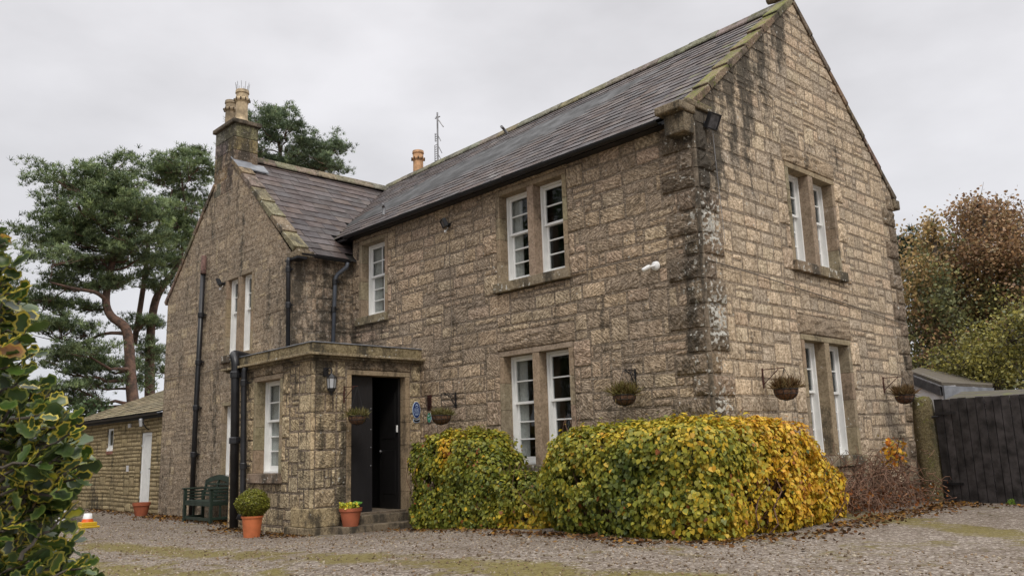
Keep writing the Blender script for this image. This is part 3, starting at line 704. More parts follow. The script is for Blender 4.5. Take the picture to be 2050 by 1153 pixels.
mb.box(u1-.055, u1-.01, v0+.002, v1-.004, -.70, -.13, T=Tps); mb.box(u1-.062, u1-.056, v0+.25, v0+1.0, -.6, -.22, T=Tps); mb.box(u1-.062, u1-.056, v0+1.2, v1-.25, -.6, -.22, T=Tps)
dr = mb.build('door', M['doorin'], house, bevel=.003); dr['label'] = 'right door leaf standing open into the dark porch'
mb = MB(); mb.lathe([(0, .05), (.022, .045), (.028, .03), (.012, .02), (.012, 0)], n=12, T=lambda p: Tps(u1-.062-p.z, v0+.98+p.y, -.62+p.x)); mb.build('door_knob', M['galv'], dr, smooth=True)
mb = MB(); mb.box(u1-.10, u1-.07, v0+1.30, v0+1.42, -.14, -.115, T=Tps); mb.build('door_bell', M['whitep'], house, bevel=.006)
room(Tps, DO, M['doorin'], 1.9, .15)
# steps
mb = MB(); c = lin('6f6353')
mb.box(PX1+.002, PX1+.17, -1.62, -.12, -.1, .262, col=c, d=(.45, .05, .12)); mb.build('door_step', M['trim'], house, bevel=.012)
mb = MB(); mb.box(PX1+.003, PX1+.42, -1.86, .0-.002, -.1, .128, col=c, d=(.45, .05, .1)); mb.build('door_step', M['trim'], house, bevel=.012)
# porch cornice, parapet and lead roof
cor = MB()
def ring(mb, o, z0, z1, col, d):
    """band running round porch front and side, projecting o"""
    mb.box(PX0-o, PX1+o, PY0-o, PY0+.12, z0, z1, col=col, d=d); mb.box(PX1-.12, PX1+o-.0005, PY0+.1205, -.002, z0, z1, col=col, d=d)
ring(cor, .035, 2.751, 2.79, lin('6f6353'), (.5, .1, .15)); ring(cor, .085, 2.7905, 2.83, lin('766a55'), (.5, .1, .2)); ring(cor, .16, 2.8305, 2.872, lin('857860'), (.25, .2, .22))
ring(cor, .035, 2.8725, 3.045, lin('7a6e54'), (.38, .1, .28))
cor.build('porch_cornice', M['coping'], house, bevel=.006)
mb = MB(); ring(mb, .052, 3.0455, 3.062, (1, 1, 1), (0, 0, 0)); mb.box(PX0+.1, PX1-.121, PY0+.1205, -.003, 2.98, 3.04); mb.build('porch_roof', M['lead'], house, bevel=.004)

# ------------------------------------------------------------------ roofs
def quad_map(e0, e1, r0, r1):
    e0, e1, r0, r1 = map(Vector, (e0, e1, r0, r1))
    nrm = ((e1-e0).cross(r0-e0)).normalized()
    if nrm.z < 0: nrm = -nrm
    return (lambda a, t, h=0: (e0.lerp(e1, a)).lerp(r0.lerp(r1, a), t)+nrm*h), (e1-e0).length, (r0-e0).length
def slates(name, Q, gauge, width, cols, R, keep=None, dirtf=lambda a, t: (0, 0, 0), th=.007, t1=1.0, parent=None):
    S, L, H = Q; mb = MB(); n = round(H/gauge)
    mb.face([S(0, 0, -.02), S(1, 0, -.02), S(1, 1, -.02), S(0, 1, -.02)], (.03, .03, .03))
    for k in range(n):
        t0 = k/n; t2 = min(1.0, (k+1.25)/n); x = -width*(.5 if k % 2 else 0)-R.uniform(0, .1)
        while x < L:
            w = width*R.uniform(.75, 1.25); a0 = max(0, x)/L; a1 = min(L, x+w-.006)/L; x += w
            if a1-a0 < .01/L: continue
            if keep and not keep((a0+a1)/2, t0): continue
            c = R.choice(cols); kk = R.uniform(.82, 1.18); c = tuple(q*kk for q in c)
            j0 = R.uniform(-.010, .010)/H; j1 = R.uniform(-.006, .006)/H; h = R.uniform(0, .008); tw = R.uniform(-.002, .002)
            A, B = S(a0, t0+j0, h+.012+tw), S(a1, t0+j0+j1, h+.012-tw); C_, D = S(a1, t2, .004), S(a0, t2, .004)
            A2, B2 = S(a0, t0+j0, tw), S(a1, t0+j0+j1, -tw)
            PT_ = [A, B, C_, D, A2, B2, S(a1, t2, -.004), S(a0, t2, -.004)]; dd_ = dirtf((a0+a1)/2, t0)
            mb.mesh(PT_, [(0, 1, 2, 3)], c, None, dd_); mb.mesh(PT_, [(4, 5, 1, 0), (5, 6, 2, 1), (7, 4, 0, 3)], (.012, .011, .011))   # grimy edges, coloured near black to draw the shadow gaps between courses
    return mb.build(name, M['slate'], parent or house)
SL = [lin(c) for c in ('4b4240', '524643', '443d3c', '584c46', '413a3b', '4d4443', '534640')]
R2 = random.Random(3)
RZL = 8.14
XL = -11.9
ridge = lambda x: 8.42+(RZL-8.42)*(x/-11.5)
def df_main(a, t):
    x = XL+a*(-.2-XL); y = t
    g = .7*max(0, 1-abs((x+6.9)+(t-.85)*3.6)/.22) if t < .9 else 0      # pale streak below the vent pipe
    mo = .5*max(0, 1-abs(x+.5)/.5)
    vd = .5*max(0, 1-abs(x+8.7+t*3.0)/.5)*max(0, 1-t*1.6)
    return (0, g, mo+vd)
MAINQ = quad_map((XL, -.19, 5.60), (-.22, -.19, 5.60), (XL, 3.18, ridge(XL)), (-.22, 3.18, ridge(-.22)))
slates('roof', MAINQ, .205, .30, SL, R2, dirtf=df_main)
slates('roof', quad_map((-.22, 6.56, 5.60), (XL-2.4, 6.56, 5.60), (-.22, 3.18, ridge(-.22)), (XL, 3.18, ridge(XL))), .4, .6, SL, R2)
WQ = quad_map((-8.09, 3.4, 5.06), (-8.09, WY+.1, 5.06), (WAX, 3.4, 7.93), (WAX, WY+.1, 7.93))
def df_wing(a, t): return (0, .35*max(0, 1-a*0-abs(a-.93)/.1)*t, .3*max(0, .55-a)*max(0, .5-t)*2)
def keepw(a, t):
    y = 3.4+a*(WY+.1-3.4); z = 5.06+t*2.87
    return y < -.03 or z > 5.58+(y+.19)*.72-.12
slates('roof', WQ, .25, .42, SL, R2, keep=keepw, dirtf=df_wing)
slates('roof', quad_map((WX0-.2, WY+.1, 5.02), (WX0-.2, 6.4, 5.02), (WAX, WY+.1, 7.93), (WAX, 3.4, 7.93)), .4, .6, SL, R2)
# ridge stones
def ridge_run(p0, p1, n, name='ridge_stones'):
    mb = MB(); p0, p1 = Vector(p0), Vector(p1); d = (p1-p0).normalized(); s = d.cross(Vector((0, 0, 1))).normalized()
    for k in range(n):
        a = p0.lerp(p1, k/n)+d*.004; b = p0.lerp(p1, (k+1)/n)-d*.004; j = Vector((0, 0, R2.uniform(-.006, .006)))
        pr = [(-.17, -.13), (-.17, -.095), (-.03, .06), (.03, .06), (.17, -.095), (.17, -.13), (0, .0)]
        A = [a+s*x+Vector((0, 0, z))+j for x, z in pr]; B = [b+s*x+Vector((0, 0, z))+j for x, z in pr]; m = len(pr)
        mb.mesh(A+B, [(i, (i+1) % m, m+(i+1) % m, m+i) for i in range(m)]+[tuple(range(m))[::-1], tuple(range(m, 2*m))], tuple(x*R2.uniform(.85, 1.1) for x in lin('6b6558')), None, (.35, .1, .30))
    return mb.build(name, M['mortar_ridge'], house, bevel=.006)
ridge_run((XL+.3, 3.18, ridge(XL+.3)+.02), (-.1, 3.18, 8.44), 18)
ridge_run((WAX, 3.0, 7.99), (WAX, -.78, 7.97), 7)
# skews (stepped coping stones)
def skews(P0, P1, side, n, wid, name='skew_coping', th=.045, out=.035, moss=.5, lift=.015):
    """P0 foot, P1 top on the outer face; side = unit vector inward along the roof"""
    P0, P1, side = Vector(P0), Vector(P1), Vector(side); d = (P1-P0).normalized(); up = side.cross(d)
    if up.z < 0: up = -up
    mb = MB(); L = (P1-P0).length
    for k in range(n):
        a = P0+d*(L*k/n); b = P0+d*(L*(k+1)/n+.05)
        for (s0, s1) in ((-out, wid),):
            pts = []
            for pnt, lf in ((a, lift+.035), (b, lift)):
                pts += [pnt+side*s0+up*(-.03), pnt+side*s1+up*(-.03), pnt+side*s1+up*(lf+th), pnt+side*s0+up*(lf+th)]
            F = [(0, 1, 2, 3), (7, 6, 5, 4), (0, 4, 5, 1), (1, 5, 6, 2), (2, 6, 7, 3), (3, 7, 4, 0)]
            c = (pts[4]-pts[0]).cross(pts[1]-pts[0]).dot(pts[3]-pts[0])
            if c > 0: F = [f[::-1] for f in F]
            mb.mesh(pts, F, tuple(x*R2.uniform(.85, 1.1) for x in lin('6f6353')), None, (.42, .2, moss))
    return mb.build(name, M['coping'], house, bevel=.012)
skews((0, -.10, 5.614), (0, 3.185, 8.435), (-1, 0, 0), 6, .23, moss=.46)
skews((0, 6.50, 5.59), (0, 3.185, 8.435), (-1, 0, 0), 6, .30, moss=.1)
skews((-8.22, WY, 5.13), (-11.0, WY, 7.655), (0, 1, 0), 6, .28, moss=.12)
skews((WX0-.10, WY, 4.97), (-11.93, WY, 7.32), (0, 1, 0), 5, .30, moss=.12)
# underside strips so that wall tops meet the copings, kneelers, apex roll
mb = MB(); kc = lin('6e6250')
mb.box(-.36, .055, -.36, .02, 5.585, 5.70, col=kc, d=(.45, .2, .25)); mb.box(-.30, .03, -.24, -.0, 5.30, 5.582, col=kc, d=(.6, .15, .1)); mb.box(-.31, .045, -.12, .45, 5.70, 5.80, col=kc, d=(.45, .2, .45))
mb.build('kneeler_stone', M['coping'], house, bevel=.02)
mb = MB(); mb.box(-.3, .05, 6.37, 6.62, 5.42, 5.60, col=kc, d=(.4, .3, .05)); mb.build('kneeler_stone', M['coping'], house, bevel=.02)
mb = MB(); mb.box(-8.42, -7.98, WY-.06, WY+.30, 4.965, 5.09, col=kc, d=(.4, .3, .1)); mb.box(-8.34, -8.08, WY+.0, WY+.26, 5.092, 5.15, col=kc, d=(.4, .2, .2)); mb.build('kneeler_stone', M['coping'], house, bevel=.02)
mb = MB(); mb.tube([(-.42, 3.185, 8.61), (-.30, 3.185, 8.615), (.0, 3.185, 8.62), (.05, 3.185, 8.62)], [.06, .085, .085, .07], 16, col=kc); mb.build('apex_roll', M['coping'], house, smooth=True)
mb = MB(); mb.box(-14.3, -.2, -.16, -.0, 5.52, 5.575); mb.build('eaves_board', M['gutter'], house)

# chimney
CX0, CX1, CY0, CY1, CZ = -11.965, -11.0, WY-.006, -.785, 8.60
mbc = MB(); zz = 7.05
while zz < CZ-.02:
    h = min(.31, CZ-zz); sp = R2.uniform(.3, .7); xm = CX0+(CX1-CX0)*sp
    for (a, b) in ((CX0, xm-.003), (xm+.003, CX1)):
        mbc.box(a, b, CY0, CY1, zz+.003, zz+h-.003, col=tuple(x*R2.uniform(.7, 1.15) for x in lin('7a6c5a')), d=(.66, .08, 0))
    zz += h
chim = mbc.build('chimney', M['wing'], house, bevel=.01)
mb = MB(); mb.box(CX0-.06, CX1+.06, CY0-.06, CY1+.06, CZ+.001, CZ+.10, col=lin('5d5347'), d=(.5, .1, .2)); mb.build('chimney_cap', M['coping'], chim, bevel=.02)
def chim_pot(c, r, h, par, crown=True, spikes=False, tint=(1, 1, 1)):
    mb = MB(); mb.lathe([(r*1.35, 0), (r*1.3, .05), (r*1.08, .09), (r, .12), (r*.97, h*.62), (r*1.25, h*.68), (r*1.28, h*.72), (r*1.05, h*.76), (r*1.0, h*.88), (r*1.15, h*.91), (r*1.08, h), (r*.8, h), (r*.75, h*.8)], c, 20, col=tint)
    for k in range(10):
        a = 2*math.pi*k/10; x, y = c[0]+r*1.28*math.cos(a), c[1]+r*1.28*math.sin(a); mb.box(x-.012, x+.012, y-.012, y+.012, c[2]+h*.66, c[2]+h*.735, col=(.12, .1, .08))
    o = mb.build('chimney_pot', M['chim'], par)
    if spikes:
        s = MB()
        for k in range(10):
            a = 2*math.pi*k/10; p = Vector((c[0]+r*.95*math.cos(a), c[1]+r*.95*math.sin(a), c[2]+h-.02)); s.tube([p, p+Vector((.03*math.cos(a), .03*math.sin(a), .2))], .006, 5)
        s.build('bird_spikes', M['galv'], o)
    return o
chim_pot((-11.22, -1.10, CZ+.10), .135, .80, chim, True, True)
chim_pot((-11.80, -1.10, CZ+.10), .12, .74, chim, tint=(.6, .6, .62))
mb = MB(); mb.box(CX1-.1, CX1+.30, CY0-.02, CY0+.42, 7.63, 7.66, T=lambda x, y, z: Vector((x, y, z+(CX1-x)*.85+.085)));
mb.box(CX1-.02, CX1+.24, CY0+.40, CY1+.16, 7.60, 7.63, T=lambda x, y, z: Vector((x, y, z+(CX1-x)*.85+.085))); mb.build('lead_flashing', M['lead'], house)
mb = MB(); mb.box(-11.25, -10.45, 3.45, 4.1, 6.6, 8.30, col=lin('7a6c5a'), d=(.4, .1, .1)); ch2 = mb.build('chimney', M['wing'], house, bevel=.02)
chim_pot((-10.83, 3.62, 8.28), .135, .74, ch2, tint=(1.1, .82, .68))
# valley lead and vent pipes
mb = MB(); mb.tube([(-8.62, .10, 5.78), (-9.4, .95, 6.42), (-10.4, 2.05, 7.25), (-11.3, 3.1, 8.03)], .03, 6, col=lin('8a857c')); mb.build('valley_lead', M['mortar_ridge'], house)
mb = MB(); mb.tube([(-7.55, .25, 5.95), (-7.55, .25, 6.10), (-7.52, .20, 6.14), (-7.47, .13, 6.12)], .035, 10); mb.build('vent_pipe', M['galv'], house)
mb = MB(); mb.tube([(-6.35, 2.6, 7.9), (-6.35, 2.5, 7.98), (-6.2, 2.3, 7.93)], .03, 8); mb.build('vent_pipe', M['galv'], house)
# gutters
def gutter(p0, p1, r=.055):
    mb = MB(); p0, p1 = Vector(p0), Vector(p1); d = (p1-p0).normalized(); s = d.cross(Vector((0, 0, 1)))
    pr = [(math.cos(a)*q, -math.sin(a)*q) for q, rng in ((r, range(0, 9)), (r-.006, range(8, -1, -1))) for a in [math.pi*i/8 for i in rng]]
    A = [p0+s*x+Vector((0, 0, z)) for x, z in pr]; B = [p1+s*x+Vector((0, 0, z)) for x, z in pr]; m = len(pr)
    mb.mesh(A+B, [(i, (i+1) % m, m+(i+1) % m, m+i) for i in range(m)]+[tuple(range(m))[::-1], tuple(range(m, 2*m))])
    mb.build('gutter', M['gutter'], house)
gutter((-8.25, -.215, 5.575), (-.40, -.215, 5.575), .06); gutter((-8.02, -.25, 5.03), (-8.02, WY+.02, 5.03))
mb = MB(); mb.box(-8.45, -7.98, WY-.07, WY+.14, 4.92, 4.962); mb.build('gutter_end_board', M['gutter'], house, bevel=.004)
def pipe(pts, r, collars=(), mat='black', name='downpipe', straps=()):
    mb = MB(); P = [Vector(p) for p in pts]; Q = [P[0]]
    for i in range(1, len(P)-1):
        a = (P[i-1]-P[i]); b = (P[i+1]-P[i]); k = min(.10, a.length*.45, b.length*.45); a = P[i]+a.normalized()*k; b = P[i]+b.normalized()*k
        for t in (0, .25, .5, .75, 1): Q.append((a*(1-t)**2+P[i]*2*t*(1-t)+b*t*t))
    Q.append(P[-1]); mb.tube(Q, r, 14)
    o = mb.build(name, M[mat], house, smooth=True)
    if collars:
        for (x, y, z) in collars:
            c = MB(); c.tube([(x, y, z-.06), (x, y, z-.055), (x, y, z+.04), (x, y, z+.055)], [r*1.22, r*1.3, r*1.3, r*1.1], 14)
            c.box(x-r*1.9, x+r*1.9, y+r*.4, y+r*1.6, z-.012, z+.012); c.build('pipe_collar', M['black'], o)
    return o
pipe([(-12.13, WY-.10, 5.70), (-12.22, WY-.10, 2.5), (-12.25, WY-.10, .05)], .055, [(-12.16, WY-.10, 4.4), (-12.19, WY-.10, 3.35), (-12.22, WY-.10, 2.35), (-12.24, WY-.10, 1.35), (-12.245, WY-.10, .35)], name='soil_pipe')
mb = MB(); mb.tube([(-12.128, WY-.10, 5.32), (-12.128, WY-.10, 5.36), (-12.128, WY-.10, 5.74)], [.066, .060, .058], 12, col=(.5, .5, .5)); mb.build('clay_pipe_top', M['claytop'], house, smooth=True)
pipe([(-8.30, WY-.07, 4.98), (-8.30, WY-.08, 4.85), (-8.24, WY-.08, 3.06)], .042, [(-8.295, WY-.08, 4.75), (-8.265, WY-.08, 4.05)])
pipe([(-8.02, -.30, 4.98), (-8.02, -.30, 4.90), (-8.20, -.46, 4.72), (-8.20, -.50, 3.05)], .04, [(-8.20, -.47, 4.60), (-8.20, -.49, 4.05)], 'greyp')
pipe([(-8.75, -1.95, 3.08), (-8.62, PY0-.16, 3.12), (-8.50, PY0-.16, 2.95), (-8.36, PY0-.16, .05)], .075, [(-8.485, PY0-.16, 2.72), (-8.43, PY0-.16, 1.55)], name='soil_pipe')
pipe([(-8.18, PY0-.02, 2.86), (-8.20, PY0-.13, 2.80), (-8.20, PY0-.13, 2.5), (-8.10, PY0-.13, .35), (-8.10, PY0-.2, .2)], .05, [(-8.20, PY0-.13, 2.55), (-8.13, PY0-.13, 1.1)])
# cables on the walls
def cable(pts, r=.006, mat='cable'):
    mb = MB(); mb.tube(pts, r, 6); return mb.build('wall_cable', M[mat], house)
def sag(a, b, n, w, j=.006): return [Vector(a).lerp(Vector(b), i/n)+Vector((R2.uniform(-j, j) if w == 'x' else 0, R2.uniform(-j, j) if w == 'y' else 0, R2.uniform(-j, j))) for i in range(n+1)]
cable([(-2.28, -.03, 3.80), (-1.6, -.035, 3.785), (-.9, -.035, 3.80), (-.3, -.05, 3.83), (.03, -.06, 3.85), (.045, .02, 3.84)], .007)
cable([(.05, .02, 3.58), (.05, .8, 3.55), (.035, 2.2, 3.48), (.03, 3.8, 3.40), (.03, 5.2, 3.30), (.03, 6.30, 3.23)], .008)
cable([(.03, .43, 5.45), (.04, .44, 4.9), (.05, .47, 4.2), (.05, .49, 3.85)], .0035, 'galv')
cable([(-5.15, -.03, 5.0), (-5.14, -.03, 4.2), (-5.12, -.03, 3.6), (-5.14, -.03, 3.1), (-5.25, -.035, 2.86), (-5.5, -.03, 2.80)], .007)
cable([(-5.12, -.03, 3.65), (-5.0, -.035, 3.45), (-4.80, -.03, 3.32), (-4.72, -.03, 3.2)], .006)
cable([(WX0+.02, WY-.03, 3.17), (-13.3, WY-.03, 3.15), (-12.3, WY-.03, 3.10), (-11.4, WY-.03, 3.13), (-11.0, WY-.03, 3.13)], .008)
# remaining plain rear and hidden walls close the volume
mb = MB(); c = lin('80705d')
mb.box(WX0, -.02, GW-.3, GW-.002, -.1, 5.55, col=c); mb.box(WX0, WX0+.25, WY+.02, GW-.3, -.1, 5.0, col=c)
mb.build('rear_wall', M['wing'], house)

# ------------------------------------------------------------------ things on the walls
def floodlight(T, u, v, label, yaw, w=.20, h=.15, sensor=True):
    base = T(u, v, 0); r = empty('floodlight', base, label, 'floodlight', 'floodlights on the house walls')
    n = (T(u, v, 1)-base).normalized(); s = (T(u+1, v, 0)-base).normalized()
    mb = MB(); mb.tube([base, base+n*.07], .022, 8); mb.box(-.05, .05, -.01, .01, -.03, .03, T=lambda a, b, c: base+s*a+n*(.01+b)+Vector((0, 0, c))); mb.build('bracket', M['black'], r)
    f = (n+s*yaw+Vector((0, 0, -.55))).normalized(); x = Vector((0, 0, 1)).cross(f).normalized(); y = f.cross(x)
    c = base+n*.13+Vector((0, 0, .01)); Tl = lambda a, b, d: c+x*a+y*b+f*d
    mb = MB(); mb.box(-w/2, w/2, -h/2, h/2, -.035, .010, T=Tl)
    for (a0, a1, b0, b1) in ((-w/2, w/2, h/2-.018, h/2), (-w/2, w/2, -h/2, -h/2+.018), (-w/2, -w/2+.018, -h/2+.018, h/2-.018), (w/2-.018, w/2, -h/2+.018, h/2-.018)): mb.box(a0, a1, b0, b1, .0105, .026, T=Tl)
    for k in range(6): mb.box(-w/2+.02+k*.03, -w/2+.026+k*.03, -h/2+.01, h/2-.01, -.055, -.0355, T=Tl)
    mb.build('lamp_body', M['black'], r, bevel=.003)
    mb = MB(); mb.box(-w/2+.02, w/2-.02, -h/2+.02, h/2-.02, .0105, .014, T=Tl); mb.build('lens', M['lens'], r)
    if sensor:
        mb = MB(); p = base+n*.09+Vector((0, 0, -.13)); mb.lathe([(0, -.028), (.02, -.022), (.028, 0), (.02, .022), (0, .028)], p, 10); mb.tube([p, base+n*.03+Vector((0, 0, -.05))], .008, 6); mb.build('sensor', M['whitep'], r, smooth=True)
    return r
floodlight(Tf, -5.18, 5.18, 'black floodlight under the main eaves between the small and paired upper windows', -.5)
floodlight(Tg, .30, 5.52, 'black floodlight high on the gable beside the mossy kneeler stone', -.1, .22, .22, False)
floodlight(Tw, -11.25, 4.97, 'black floodlight on the left wing beside its narrow upper windows', -.7)
r = empty('security_camera', (-.74, 0, 3.63), 'small white security camera on the front wall near the corner', 'camera')
mb = MB(); mb.lathe([(0, .03), (.06, .028), (.068, .0)], n=20, T=lambda p: Tf(-.74+p.x, 3.63+p.y, .015+p.z)); mb.build('mount', M['whitep'], r, smooth=True)
mb = MB(); mb.tube([Tf(-.74, 3.63, .04), Tf(-.755, 3.62, .09), Tf(-.79, 3.61, .12)], .016, 8); mb.build('arm', M['whitep'], r, smooth=True)
mb = MB(); mb.tube([Tf(-.775, 3.62, .10), Tf(-.785, 3.615, .115), Tf(-.845, 3.57, .17), Tf(-.85, 3.565, .175)], [.024, .030, .030, .024], 14); mb.build('camera_body', M['whitep'], r, smooth=True)
# wall lantern
lx, ly, lz = PX1+.20, -1.95, 2.26
r = empty('wall_lantern', (PX1, ly, 2.6), 'black hexagonal wall lantern hanging beside the open porch door', 'lantern')
mb = MB(); mb.box(PX1+.01, PX1+.03, ly-.045, ly+.045, 2.50, 2.64); mb.tube([(PX1+.03, ly, 2.6), (PX1+.14, ly, 2.63), (PX1+.2, ly, 2.60), (PX1+.2, ly, 2.52)], .010, 8); mb.build('bracket', M['black'], r)
mb = MB(); mb.lathe([(.015, .27), (.03, .25), (.075, .215), (.085, .205), (.085, .195), (0, .195)], (lx, ly, lz), 6); mb.lathe([(0, .035), (.07, .03), (.055, -.01), (.02, -.05), (.012, -.08), (0, -.085)], (lx, ly, lz), 6)
for k in range(6):
    a = 2*math.pi*k/6; mb.tube([(lx+.066*math.cos(a), ly+.066*math.sin(a), lz+.03), (lx+.078*math.cos(a), ly+.078*math.sin(a), lz+.2)], .006, 5)
mb.build('lantern_cage', M['black'], r)
mb = MB(); mb.lathe([(.06, .036), (.072, .192)], (lx, ly, lz), 6); mb.build('lantern_glass', M['lampg'], r)
# plaques, vent
def oval(mb, T, u, v, a, b, w0, w1, n=32):
    P = [(u+a*math.cos(2*math.pi*k/n), v+b*math.sin(2*math.pi*k/n)) for k in range(n)]
    mb.mesh([T(x, y, w0) for x, y in P]+[T(x, y, w1) for x, y in P], [tuple(range(n, 2*n))]+[(k, (k+1) % n, n+(k+1) % n, n+k) for k in range(n)])
def star(mb, T, u, v, r, w0, w1):
    P = [(u+(r if k % 2 == 0 else r*.42)*math.sin(math.pi*k/5), v+(r if k % 2 == 0 else r*.42)*math.cos(math.pi*k/5)) for k in range(10)]
    mb.mesh([T(x, y, w0) for x, y in P]+[T(x, y, w1) for x, y in P], [tuple(range(10, 20))]+[(k, (k+1) % 10, 10+(k+1) % 10, 10+k) for k in range(10)])
pu, pv = -.125, 1.975
r = empty('plaque', Tps(pu, pv, 0), 'oval navy blue enamel plaque with four stars beside the door', 'plaque')
mb = MB(); oval(mb, Tps, pu, pv, .083, .145, .02, .034); mb.build('rim', M['pale'], r)
mb = MB(); oval(mb, Tps, pu, pv, .074, .136, .03, .038); mb.build('plate', M['blue'], r)
mb = MB()
for k in range(4): star(mb, Tps, pu-.042+.028*k, pv-.045, .013, .036, .040)
for y, hw in ((.025, .045), (.005, .052), (-.015, .05), (-.07, .04), (-.088, .034)):
    x = -hw
    while x < hw-.008: L = R2.uniform(.006, .016); mb.box(pu+x, pu+x+L, pv+y-.005, pv+y+.005, .036, .0395, T=Tps); x += L+.005
for a in range(7): an = math.pi*(.1+.8*a/6); mb.tube([Tps(pu+.012*math.cos(an), pv+.075+.012*math.sin(an), .039), Tps(pu+.034*math.cos(an), pv+.075+.03*math.sin(an), .039)], .003, 4)
mb.tube([Tps(pu-.035, pv+.068, .039), Tps(pu-.015, pv+.052, .039), Tps(pu+.015, pv+.052, .039), Tps(pu+.035, pv+.068, .039)], .004, 4)
mb.build('lettering', M['pale'], r)
r = empty('plaque', Tps(pu, pv-.19, 0), 'small dark curved banner plaque just below the navy oval', 'plaque')
mb = MB(); P = [(.082*math.sin(t), -.05*math.cos(t)+.045) for t in [(-1.1+2.2*k/12) for k in range(13)]]
for (x0, y0), (x1, y1) in zip(P[:-1], P[1:]): mb.mesh([Tps(pu+a, pv-.19+b, w) for w in (.018, .032) for a, b in ((x0, y0-.026), (x1, y1-.026), (x1, y1+.026), (x0, y0+.026))], [(4, 5, 6, 7), (0, 1, 5, 4), (2, 3, 7, 6)])
mb.build('rim', M['pale'], r)
mb = MB()
for (x0, y0), (x1, y1) in zip(P[1:-1], P[2:]): mb.mesh([Tps(pu+a*.94, pv-.19+b, w) for w in (.018, .034) for a, b in ((x0, y0-.019), (x1, y1-.019), (x1, y1+.019), (x0, y0+.019))], [(4, 5, 6, 7), (0, 1, 5, 4), (2, 3, 7, 6)])
mb.build('plate', M['black'], r)
gu, gv = -5.78, 1.83
r = empty('plaque', Tf(gu, gv, 0), 'small oval green enamel sign beside the hanging basket', 'plaque')
mb = MB(); oval(mb, Tf, gu, gv, .052, .088, .02, .032); mb.build('rim', M['pale'], r)
mb = MB(); oval(mb, Tf, gu, gv, .046, .081, .026, .036); mb.build('plate', M['greens'], r)
mb = MB()
for a in range(5): an = math.pi*(.15+.7*a/4); mb.tube([Tf(gu+.006*math.cos(an), gv+.02, .037), Tf(gu+.024*math.cos(an), gv+.022+.03*math.sin(an), .037)], .003, 4)
for y in (-.015, -.032): mb.box(gu-.024, gu+.024, gv+y-.004, gv+y+.004, .034, .038, T=Tf)
mb.build('lettering', M['pale'], r)
r = empty('air_vent', Tf(-5.79, 2.09, 0), 'small dark louvred air vent above the green oval sign', 'vent')
mb = MB(); mb.box(-5.85, -5.735, 1.955, 2.225, .004, .016, T=Tf); mb.build('vent_frame', M['rust'], r)
mb = MB()
for k in range(7): mb.box(-5.84, -5.745, 1.97+k*.035, 1.975+k*.035, .016, .028, T=Tf)
mb.build('louvre', M['black'], r)

